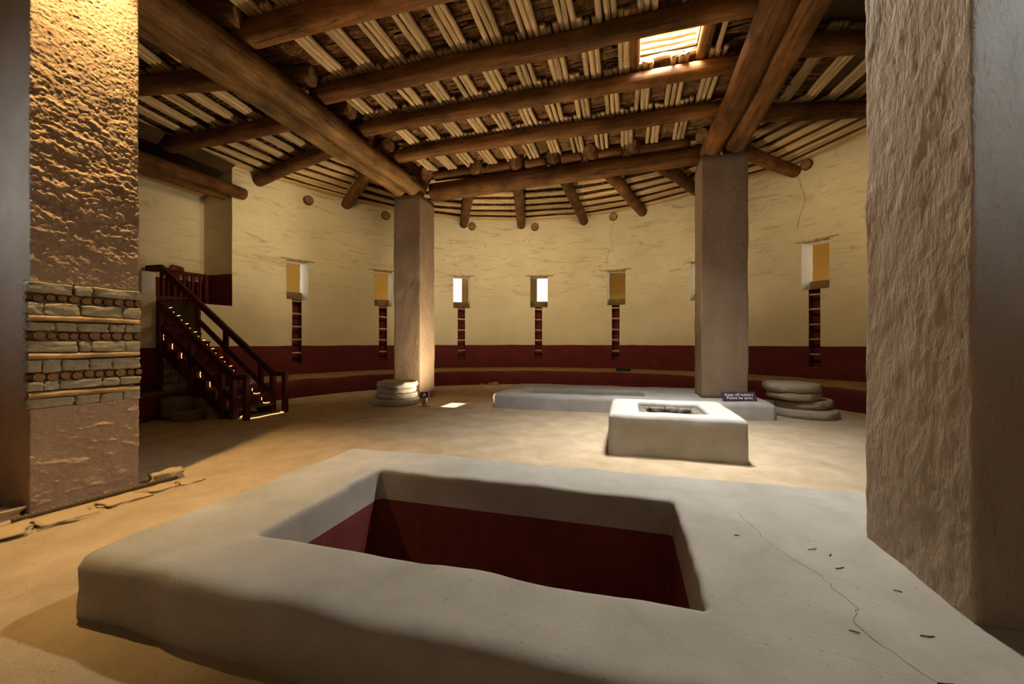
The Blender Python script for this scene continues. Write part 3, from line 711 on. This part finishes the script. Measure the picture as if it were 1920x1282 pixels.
def mk_pole_proto(seed):
    sides, nr = 10, 9; loops = []
    rows = [(0.0, 0.8), (0.012, 1.0)] + [(i / nr, 1.0) for i in range(1, nr)] + [(0.988, 1.0), (1.0, 0.8)]
    for z, k in rows:
        lp = []
        for j in range(sides):
            a = 2 * PI * j / sides; r = 0.5 * k * (1 - 0.12 * z) * (1 + 0.10 * fb(math.cos(a) + seed, math.sin(a), z * 6, 1.0, 2))
            lp.append((r * math.cos(a) + 0.22 * nz(seed, 1.1, z * 3), r * math.sin(a) + 0.15 * nz(seed, 4.1, z * 3), z))
        loops.append(lp)
    v, f = loft(loops, True, True)
    o = mobj('roof_pole', v, f, ['pole', 'log_end'], None, True, [0] * (len(f) - 2) + [1, 1]); me = o.data; bpy.data.objects.remove(o); return me
PM = [mk_pole_proto(s * 4.3 + 1) for s in range(7)]
NPOLE = [0]
def pole(p0, p1, dia, parent, name='roof_pole'):
    o = bpy.data.objects.new(name, random.choice(PM)); COL.objects.link(o); o.parent = parent
    p0, p1 = Vector(p0), Vector(p1)
    if random.random() < 0.5: p0, p1 = p1, p0
    d = p1 - p0
    o.matrix_local = Matrix.Translation(p0) @ d.to_track_quat('Z', 'Y').to_matrix().to_4x4() @ Matrix.Rotation(random.uniform(0, 6.28), 4, 'Z') @ Matrix.Diagonal((dia, dia, d.length, 1))
    NPOLE[0] += 1; return o
ys = [3.25, 4.50, 5.92, 7.10, 8.38, 9.88]
G = 0.556
for bi in range(len(ys) - 1):
    y0, y1 = ys[bi] - 0.20, ys[bi + 1] + 0.20
    if bi == 4: y1 = 9.98
    off0 = (-5.02 if bi % 2 == 0 else -4.74)
    # bay 5.92-7.10 (index 2) has groups at -5.02 + .556 i
    for g in range(14):
        xc = off0 + G * g
        if xc > 1.55: continue
        for k in (-1, 0, 1):
            x = xc + k * 0.096 + random.uniform(-.006, .006)
            if bi == 2 and HX0 - 0.16 < x < HX1 + 0.16: continue
            if bi == 1 and y1 > HY0 and HX0 - 0.05 < x < HX1 + .05: yy1 = 6.02
            else: yy1 = y1
            zb = ZPOLE + 0.045
            pole((x + random.uniform(-.015, .015), y0 + random.uniform(-.05, .05), zb), (x + random.uniform(-.015, .015), yy1 + random.uniform(-.04, .05), zb), random.uniform(0.086, 0.102), CEIL)
for x in (-0.03, 1.36): pole((x, 5.80, ZPOLE + .045), (x, 7.25, ZPOLE + .045), 0.085, CEIL)
def splints(name, spec, mat, parent):
    """many thin split pieces joined into one layer; spec yields (centre, direction, length, width)"""
    verts, faces = [], []
    for c, d, L, w in spec:
        c = Vector(c); d = Vector(d).normalized(); s = d.cross(Vector((0, 0, 1))).normalized(); up = Vector((0, 0, 1))
        tilt = random.uniform(-.35, .35); s2 = s * math.cos(tilt) + up * math.sin(tilt); th = w * random.uniform(.25, .55); bow = random.uniform(-.03, .03) * L
        k = len(verts)
        for f in (-1, -0.33, 0.33, 1):
            p = c + d * (L / 2 * f) + s * bow * (1 - f * f); ww = w / 2 * random.uniform(.55, 1.05)
            for q in ((-ww, 0), (0, -th), (ww, 0), (0, th)): verts.append(p + s2 * q[0] + up * q[1])
        for i in range(3):
            for j in range(4): faces.append((k + i * 4 + j, k + i * 4 + (j + 1) % 4, k + i * 4 + 4 + (j + 1) % 4, k + i * 4 + 4 + j))
        faces += [(k + 3, k + 2, k + 1, k), (k + 12, k + 13, k + 14, k + 15)]
    o = mobj(name, verts, faces, mat, parent, False); o['kind'] = 'stuff'; return o
def central_spec():
    for _ in range(5200):
        x = random.uniform(-5.7, 2.4); y = random.uniform(3.3, 10.1)
        if HX0 - 0.6 < x < HX1 + 0.6 and HY0 - 0.06 < y < HY1 + 0.06: continue
        yield (x, y, random.uniform(6.195, 6.245)), (1, random.uniform(-.16, .16), random.uniform(-.03, .03)), random.uniform(0.45, 1.05), random.uniform(0.03, 0.075)
splints('splint_layer', central_spec(), 'splint', CEIL)

# roof hatch: crib of stacked poles between two trimmer logs
ht = thing('roof_hatch', 'open roof hatch lined with stacked poles letting sunlight in', 'hatch', ((HX0 + HX1) / 2, (HY0 + HY1) / 2, 6.2))
def lp_(x, y, z): return (x - ht.location.x, y - ht.location.y, z - ht.location.z)
for x in (HX0 - 0.10, HX1 + 0.10):
    o = log_mesh('trimmer_log', 1.50, 0.105, 0.10, ['log', 'log_end'], ht, 18, x * 9 + 4, 0.04, 0.02)
    o.matrix_local = Matrix.Translation(Vector(lp_(x, 5.74, ZPOLE + 0.10))) @ Vector((0, 1, 0)).to_track_quat('Z', 'Y').to_matrix().to_4x4()
for i in range(7):
    z = ZPOLE + 0.14 + i * 0.098
    for y in (HY1 + 0.05, HY0 - 0.05):
        pole(lp_(HX0 - 0.2, y, z), lp_(HX1 + 0.2, y, z), 0.105, ht, 'crib_pole')
    z += 0.05
    for x in (HX0 - 0.05, HX1 + 0.05):
        if i > 0: pole(lp_(x, HY0 - 0.15, z), lp_(x, HY1 + 0.15, z), 0.105, ht, 'crib_pole')

# ------------------------------------------------------------------ outer ring of the roof
rv, rf = [], []
for k_ in (0,):
    inner = [(x, y, ZRAD) for x, y, *_ in RAD]; outerp = [(*pol(a, RW + 1.7), zo) for _, _, a, zo, _ in RAD]
    inner += [(-5.6, 2.0, ZRAD), (-5.6, -1.5, ZRAD), (-2, -1.6, ZRAD), (2.3, -1.5, ZRAD), (2.35, 2.0, ZRAD), (2.35, 4.5, ZRAD)]
    outerp += [(*pol(a, RW + 1.7), 6.3) for a in (222, 240, 265, 300, 325, 350)]
    n = len(inner)
    for zz in (0.325, 0.55):
        s = len(rv)
        for p in inner: rv.append((p[0], p[1], p[2] + zz))
        for p in outerp: rv.append((p[0], p[1], p[2] + zz))
        for i in range(n): rf.append((s + i, s + (i + 1) % n, s + n + (i + 1) % n, s + n + i))
RING = struct(mobj('ceiling_ring', rv, rf, 'deck', None, False), 'dark outer ring of the roof with bundled poles between radial logs', 'ceiling')
spec = []
for i in range(len(RAD) - 1):
    A = (Vector((*RAD[i][:2], ZRAD)), Vector((*pol(RAD[i][2], RW), RAD[i][3]))); B = (Vector((*RAD[i + 1][:2], ZRAD)), Vector((*pol(RAD[i + 1][2], RW), RAD[i + 1][3])))
    L = ((A[1] - A[0]).length + (B[1] - B[0]).length) / 2; far = 2 <= i <= 8
    step = 0.66 if far else 0.54; nrow = int(L / step)
    for r in range(nrow + 1):
        t0 = 1 - (0.05 + r * step) / L
        if t0 < 0.03: continue
        if far and r > 6: continue                     # hidden above the far beam
        if i in (11, 12) and r % 2 == 0 and r > 8: continue
        for k in (-1, 0, 1):
            t = t0 + k * 0.090 / L
            pa, pb = A[0].lerp(A[1], t), B[0].lerp(B[1], t); d = (pb - pa)
            if d.length < 0.35: continue
            d.normalize(); zo = Vector((0, 0, 0.165 + 0.05 + random.uniform(0, .008)))
            ov = 0.16 if (r + i) % 2 else 0.13
            pole(pa - d * ov + zo, pb + d * ov + zo, random.uniform(0.088, 0.102), RING)
    for _ in range(300):
        s, t = random.random(), random.random(); pa, pb = A[0].lerp(A[1], t), B[0].lerp(B[1], t); p = pa.lerp(pb, s)
        d = (A[1] - A[0]).lerp(B[1] - B[0], s); d = d + Vector((random.uniform(-.2, .2) * d.length, random.uniform(-.2, .2) * d.length, 0))
        spec.append((p + Vector((0, 0, 0.305 + random.uniform(-.012, .01))), d, random.uniform(0.3, 0.7), random.uniform(0.015, 0.05)))
splints('splint_layer', spec, 'splint', RING)

# poles over the stair alcove
AC = struct(mobj('ceiling_alcove', [(-10.1, 4.0, 6.24), (-10.1, 8.2, 6.24), (-11.6, 8.2, 5.62), (-11.6, 4.0, 5.62)], [(0, 1, 2, 3)], 'deck', None, False), 'dark pole roof over the stair alcove', 'ceiling')
for r in range(5):
    for k in (-1, 0, 1):
        x = -10.55 - 0.19 * r + k * 0.06; z = 5.70 - 0.045 * r
        pole((x, 4.0, z - 0.08), (x + 0.02, 8.2, z), 0.075, AC)

# ------------------------------------------------------------------ wooden stairs
YN, YF = 5.92, 6.82
st = thing('staircase', 'dark red painted wooden staircase with handrails rising to the wall alcove', 'stairs', (-7.35, 6.37, 0.0))
def sp_(x, y, z): return (x + 7.35, y - 6.37, z)
RISE, RUN, X0 = 0.19, 0.262, -7.32
for i in range(1, 13):
    x = X0 - (i - 1) * RUN
    box('tread', sp_(x - RUN / 2 - 0.0, (YN + YF) / 2, i * RISE - 0.04), (RUN + 0.035, YF - YN - 0.02, 0.04), 'tread' if i < 4 else 'redwood', st, 0, 0.006)
    if i > 1: box('riser', sp_(x - 0.02, (YN + YF) / 2, (i - 1) * RISE), (0.022, YF - YN - 0.06, RISE - 0.04), 'redwood', st, 0, 0.003)
for y in (YN + 0.045, YF - 0.045):                    # sawtooth stringers
    prof = [(X0, 0.0)]
    for i in range(1, 13):
        x = X0 - (i - 1) * RUN; prof += [(x, i * RISE - 0.042), (x - RUN, i * RISE - 0.042)]
    prof += [(X0 - 12 * RUN, 2.05), (X0 - 0.36, 0.0)]
    n = len(prof); v = [sp_(px, y + s * 0.024, pz) for s in (-1, 1) for px, pz in prof]
    f = [tuple(range(n)), tuple(range(n, 2 * n))[::-1]] + [(i, (i + 1) % n, n + (i + 1) % n, n + i)[::-1] for i in range(n)]
    mobj('stringer', v, f, 'redwood', st, False)
SL = 0.729
def nr(x): return 0.845 + (-7.35 - x) * SL              # rail height over the slope
for y, xe in ((YN, -9.42), (YF, -10.77)):
    bar('handrail', sp_(-7.33, y, 0.815), sp_(xe, y, nr(xe) - 0.03), 0.085, 0.13, 'redwood', st)
    bar('rail_end', sp_(-6.97, y, 0.82), sp_(-7.36, y, 0.82), 0.10, 0.10, 'redwood', st)
    xm = xe if y == YN else -9.59
    bar('mid_rail', sp_(-7.42, y, 0.40), sp_(xm, y, nr(xm) - 0.44), 0.05, 0.12, 'redwood', st)
for x in (-7.03, -7.36):
    for y in (YN, YF): box('newel_post', sp_(x, y, 0), (0.10, 0.10, 0.80), 'redwood', st, 0, 0.01)
for x, y, z0 in ((-7.62, YN - 0.03, 0), (-8.43, YN - 0.03, 0.0), (-9.31, YN - 0.03, 0.0), (-7.72, YF + 0.03, 0), (-8.73, YF + 0.03, 0.40), (-9.59, YF + 0.03, 0.48)):
    box('post', sp_(x, y, z0), (0.11, 0.075, nr(x) - 0.06 - z0), 'redwood', st, 0, 0.008)
bar('rail_end', sp_(-10.74, YF, 3.27), sp_(-11.2, YF, 3.27), 0.10, 0.16, 'redwood', st)
for i in range(6):
    x = -9.78 - 0.185 * i; box('baluster', sp_(x, YF, 2.46), (0.065, 0.05, min(nr(x), 3.30) - 0.09 - 2.46), 'redwood', st, 0, 0.005)
lr = thing('landing_railing', 'dark red railing with square balusters on the landing in the alcove', 'railing', (-11.12, 7.7, 2.47))
bar('top_rail', (0, -0.55, 0.80), (0, 0.46, 0.84), 0.07, 0.08, 'redwood', lr)
for i in range(5): box('baluster', (0, -0.5 + 0.2 * i, 0), (0.05, 0.06, 0.79), 'redwood', lr, 0, 0.005)
box('post', (0.02, 0.44, 0), (0.09, 0.09, 0.84), 'redwood', lr, 0, 0.006)
pn = thing('slanted_panel', 'small slanted dark panel resting on the landing railing', 'panel', (-11.10, 7.40, 3.31))
v = [(-.06, -.16, 0), (.06, -.16, 0), (.06, .16, 0), (-.06, .16, 0), (-.06, -.10, .15), (.02, -.10, .15), (.02, .15, .13), (-.06, .15, .13)]
mobj('face', v, [(3, 2, 1, 0), (4, 5, 6, 7), (0, 1, 5, 4), (1, 2, 6, 5), (2, 3, 7, 6), (3, 0, 4, 7)], 'redwood', pn, False)

# glowing rope light on the steps
rp = thing('rope_light', 'string of warm glowing rope light along the stair edges', 'rope light', (-7.35, 6.37, 0))
def tube(name, pts, r, mat, parent, sides=8):
    pts = [Vector(p) for p in pts]; loops = []
    for i, p in enumerate(pts):
        d = (pts[min(i + 1, len(pts) - 1)] - pts[max(i - 1, 0)]).normalized(); s = d.cross(Vector((0.2, 0.3, 0.9))).normalized(); u = s.cross(d)
        loops.append([tuple(p + (s * math.cos(2 * PI * j / sides) + u * math.sin(2 * PI * j / sides)) * r) for j in range(sides)])
    v, f = loft(loops, True, True); return mobj(name, v, f, mat, parent, True)
for i in range(1, 13):
    x = X0 - (i - 1) * RUN; z = i * RISE
    if i > 1: tube('glow_strip', [sp_(x + 0.03, YN + 0.09, z - RISE + 0.02), sp_(x + 0.026, YN + 0.085, z - 0.11), sp_(x + 0.03, YN + 0.09, z - 0.055)], 0.0055, 'rope', rp)
    tube('glow_strip', [sp_(x - 0.02, YF - 0.10, z + 0.025), sp_(x - 0.08, YF - 0.13, z + 0.012), sp_(x - 0.16, YF - 0.12, z + 0.012), sp_(x - 0.20, YF - 0.09, z + 0.018)], 0.006, 'rope', rp)
    if i > 1: tube('glow_strip', [sp_(x + 0.02, YF - 0.09, z - 0.13), sp_(x + 0.022, YF - 0.092, z - 0.07)], 0.006, 'rope', rp)
tube('glow_strip', [sp_(-7.06, YN + 0.09, 0.012), sp_(-7.02, 6.2, 0.013), sp_(-7.04, 6.5, 0.013), sp_(-7.0, 6.75, 0.014), sp_(-7.12, 6.80, 0.014)], 0.007, 'rope', rp)
tube('glow_strip', [sp_(-7.30, YN + 0.10, 0.02), sp_(-7.22, YN + 0.10, 0.07), sp_(-7.15, YN + 0.09, 0.012)], 0.010, 'rope', rp)

# old stone steps beneath
sb = thing('stone_steps', 'old rough stone steps in shadow beneath the wooden staircase', 'steps', (-9.3, 6.4, 0))
for j in range(9):
    x = -8.35 - 0.27 * j
    while x > -10.75:
        w = random.uniform(0.3, 0.55)
        for yy, wy in ((6.12, 0.42), (6.55, 0.46)):
            stone('stone', (x - w / 2 + 9.3, yy - 6.4, 0.15 * j + 0.075), (w, wy, 0.155), 'stone', sb, None, 0, 0.10, 3, 0.18)
        x -= w * 0.97
for lb, x, y, sx, sy, sz in (('dark squared rock in front of the bench beside the stairs', -8.46, 5.66, 0.42, 0.36, 0.44), ('low dark rock lying beside the foot of the stairs', -8.06, 5.58, 0.44, 0.32, 0.2)):
    tag(stone('rock', (x, y, sz / 2 - 0.02), (sx, sy, sz), 'mortar', None, None, 0.2, 0.15, 4, 0.2), lb, 'rock')

# ------------------------------------------------------------------ disc stones
def disc(name, loc, r, h, mat, label, group, seed, tilt=(0, 0), squash=1.0):
    n = 72; rows = [(0.0, 0.0), (0.84, 0.0), (0.93, 0.04), (0.975, 0.2), (1.0, 0.42), (1.0, 0.6), (0.985, 0.82), (0.965, 0.94), (0.93, 0.985), (0.88, 1.0), (0.5, 1.0), (0.0, 1.0)]; loops = []
    for k, (f, z) in enumerate(rows):
        lp = []
        for j in range(n):
            a = 2 * PI * j / n; e = 1 + 0.05 * fb(math.cos(a) + seed, math.sin(a), 0, 1.3, 3) + 0.055 * fb(math.cos(a) * 2 + seed, math.sin(a) * 2, z * 1.2, 2.4, 4) * (f > .9)
            rr = max(f, 0.001) * r * e; lp.append((rr * math.cos(a), rr * math.sin(a) * squash, z * h + 0.012 * fb(rr * math.cos(a) * 3 + seed, rr * math.sin(a) * 3, z, 1.0, 2)))
        loops.append(lp)
    v, f = loft(loops, True, True); o = mobj(name, v, f, mat, None, True); o.location = loc; o.rotation_euler = (tilt[0], tilt[1], seed); return tag(o, label, 'stone', group)
GL, GR = 'left stack of disc stones', 'right stack of disc stones'
lx, ly = -5.43, 8.58
disc('disc_stone', (lx - 0.03, ly, -0.02), 0.555, 0.175, 'disc', 'lowest and widest disc stone of the left stack', GL, 1.0)
disc('disc_stone', (lx + 0.0, ly, 0.15), 0.49, 0.135, 'disc', 'second disc stone from the floor in the left stack, cracked', GL, 2.2, (0.012, 0.01))
disc('disc_stone', (lx - 0.0, ly, 0.285), 0.465, 0.125, 'disc', 'third disc stone from the floor in the left stack', GL, 3.1, (-0.01, 0.0))
disc('disc_stone', (lx + 0.02, ly, 0.405), 0.475, 0.145, 'disc', 'topmost flat disc stone of the left stack', GL, 4.4)
rx_, ry_ = 3.42, 9.52
disc('disc_stone', (rx_ + 0.02, ry_, -0.03), 0.60, 0.20, 'disc_brown', 'lowest and widest disc stone of the right stack', GR, 5.3, (0.0, 0.03))
disc('disc_stone', (rx_ + 0.04, ry_ + 0.02, 0.165), 0.52, 0.16, 'disc_brown', 'second disc stone from the floor in the right stack, jutting right', GR, 6.6, (0.0, -0.05), 0.85)
disc('disc_stone', (rx_ - 0.14, ry_, 0.335), 0.475, 0.155, 'disc_brown', 'third disc stone from the floor in the right stack', GR, 7.2, (0.015, 0.0))
disc('disc_stone', (rx_ - 0.17, ry_, 0.495), 0.50, 0.17, 'disc_brown', 'topmost thick disc stone of the right stack', GR, 8.9, (0.0, -0.01))

# ------------------------------------------------------------------ signs
def text_mesh(body, size, bold=0.0):
    c = bpy.data.curves.new('lettering', 'FONT'); c.body = body; c.size = size; c.align_x = 'CENTER'; c.align_y = 'CENTER'; c.extrude = 0.0012; c.offset = bold; c.space_line = 0.86; c.space_character = 1.08
    o = bpy.data.objects.new('lettering', c); COL.objects.link(o); dg = bpy.context.evaluated_depsgraph_get(); dg.update()
    me = bpy.data.meshes.new_from_object(o.evaluated_get(dg)); bpy.data.objects.remove(o); me.materials.clear(); me.materials.append(M['white']); return me
sg = thing('notice_sign', 'dark purple notice board lettered Keep off ladders Please be quiet', 'sign', (2.13, 8.80, VT), R_(14))
b1 = box('board', (0, 0.0, 0.0), (0.66, 0.022, 0.20), 'signboard', sg, 0, 0.004, R_(-28))
me = text_mesh('Keep off ladders\nPlease be quiet', 0.076, 0.0010)
o = bpy.data.objects.new('lettering', me); COL.objects.link(o); o.parent = b1; o.location = (0, -0.0125, 0.10); o.rotation_euler = (R_(90), 0, 0)
bar('foot', (-0.3, 0.06, 0.012), (0.3, 0.06, 0.012), 0.10, 0.022, 'signboard', sg)
sm = thing('stop_marker', 'small marker post with tilted dark plate beside the far left pillar', 'sign', (-4.56, 8.36, 0), R_(18))
box('base', (0, 0, -0.005), (0.26, 0.10, 0.015), 'tanmetal', sm, 0, 0.003)
box('post', (0, 0.0, 0.005), (0.115, 0.06, 0.20), 'tanmetal', sm, 0, 0.006)
pl = box('plate', (0, -0.045, 0.20), (0.20, 0.018, 0.16), 'signboard', sm, 0, 0.003, R_(-38))
bar('ledge', (-0.10, -0.055, 0.20), (0.10, -0.055, 0.20), 0.03, 0.018, 'tanmetal', sm, 0.003)
mk = []; mf = []
for cx_, cz_, rr in ((0, 0.108, 0.024), (-0.024, 0.062, 0.024), (0.024, 0.062, 0.024), (0, 0.08, 0.02)):
    s = len(mk); mk += [(cx_ + rr * math.cos(2 * PI * j / 14), -0.0098, cz_ + rr * math.sin(2 * PI * j / 14)) for j in range(14)]; mf.append(tuple(range(s, s + 14)))
mobj('mark', mk, mf, 'white', pl, False)

# ------------------------------------------------------------------ small loose things
tag(stone('rock', pol(79.0, 7.75, ZB + 0.06), (0.5, 0.22, 0.14), 'darkrock', None, 3.0, R_(79 + 90), 0.2), 'small dark lump lying on the bench below an opening', 'rock')
for i, (a, r, s, lb) in enumerate(((113.5, 7.08, 0.14, 'pale pebble at the foot of the bench, largest of three'), (115.0, 7.1, 0.10, 'pale pebble at the foot of the bench beside the largest'), (117.2, 7.1, 0.07, 'smallest pale pebble at the foot of the bench'))):
    tag(stone('pebble', pol(a, r, s * 0.3), (s * 1.4, s, s * 0.8), 'disc_brown', None, i * 3.0, 0.5 * i), lb, 'pebble', 'pebbles at the foot of the bench')

def ribbon(name, pts, w, nrm, mat, parent):
    v, f = [], []
    for i, p in enumerate(pts):
        p = Vector(p); d = (Vector(pts[min(i + 1, len(pts) - 1)]) - Vector(pts[max(i - 1, 0)])).normalized(); sd = d.cross(Vector(nrm(p))).normalized() * w * random.uniform(.3, 1)
        v += [p - sd, p + sd]
        if i: f.append((2 * i - 2, 2 * i - 1, 2 * i + 1, 2 * i))
    return mobj(name, v, f, mat, parent, False)
def wall_crack(knots):
    pts = []
    for (a0, z0), (a1, z1) in zip(knots, knots[1:]):
        for k in range(9):
            t = k / 9; a_, z_ = a0 + (a1 - a0) * t, z0 + (z1 - z0) * t; e = 0.02 * fb(a_ * 0.15, z_, 0, 1.0, 3)
            pts.append(pol(a_ + random.uniform(-.10, .10), RW + e - 0.010, z_))
    ribbon('crack', pts, 0.008, lambda p: (CX - p.x, CY - p.y, 0), 'sill', WALL)
wall_crack([(82.6, 6.0), (83.4, 5.6), (83.2, 5.2), (84.4, 4.6), (84.0, 4.22)])
wall_crack([(45.0, 6.2), (44.2, 5.7), (43.6, 5.4), (44.6, 5.0), (45.2, 4.6)])
VAULTO = bpy.data.objects['floor_vault']
pts = []; knots = [(0.72, 3.05), (0.80, 2.62), (0.93, 2.35), (0.97, 2.1), (0.90, 2.0), (1.0, 1.75), (1.15, 1.5)]
for (x0, y0), (x1, y1) in zip(knots, knots[1:]):
    for k in range(8):
        t = k / 8; pts.append((x0 + (x1 - x0) * t + random.uniform(-.010, .010), y0 + (y1 - y0) * t, VT + 0.022))
bvh_dg = bpy.context.evaluated_depsgraph_get(); bvh_dg.update()
def ontop(x, y):
    ok, loc, nn, idx = VAULTO.ray_cast(Vector((x, y, 2)), Vector((0, 0, -1))); return loc.z if ok else VT
ribbon('crack', [(x, y, ontop(x, y) + 0.0012) for x, y, z in pts], 0.0022, lambda p: (0, 0, 1), 'mortar', VAULTO)
for i, (x, y, L) in enumerate(((0.98, 2.63, 0.06), (1.03, 2.44, 0.05), (1.06, 2.58, 0.04), (1.12, 1.98, 0.05), (0.86, 1.93, 0.035), (1.02, 1.72, 0.05), (1.2, 2.3, 0.03), (0.62, 2.7, 0.03))):
    z = ontop(x, y); an = random.uniform(-.6, .9)
    o = tube('twig', [(x, y, z + 0.003), (x + L * .5 * math.cos(an), y + L * .5 * math.sin(an), z + 0.005), (x + L * math.cos(an + .2), y + L * math.sin(an + .2), z + 0.003)], 0.0022, 'deck', None, 5)
    tag(o, 'thin dark twig lying on the near vault top by the right pillar', 'twig', 'twigs on the near vault')

# ------------------------------------------------------------------ the spotlight on the left pillar
lamp = thing('spotlight', 'small black spotlight fixed near the top of the left pillar', 'lamp', (-4.735, 2.44, 5.80))
def cyl(name, p0, p1, r0, r1, mat, parent): 
    o = log_mesh(name, (Vector(p1) - Vector(p0)).length, r0, r1, [mat, mat], parent, 16, 0, 0.0, 0.0, 0.004); o.matrix_local = Matrix.Translation(Vector(p0)) @ (Vector(p1) - Vector(p0)).to_track_quat('Z', 'Y').to_matrix().to_4x4(); return o
cyl('can', (0, 0, 0.04), (0.0, 0, 0.20), 0.055, 0.05, 'darkmetal', lamp); cyl('arm', (-0.25, 0, 0.16), (-0.04, 0, 0.16), 0.012, 0.012, 'darkmetal', lamp)
light('spotlight_beam', 'SPOT', (-4.735, 2.44, 5.78), (-4.66, 2.70, 0), 1300.0, (1.0, 0.64, 0.25), spot_size=R_(68), spot_blend=1.0, shadow_soft_size=0.03)
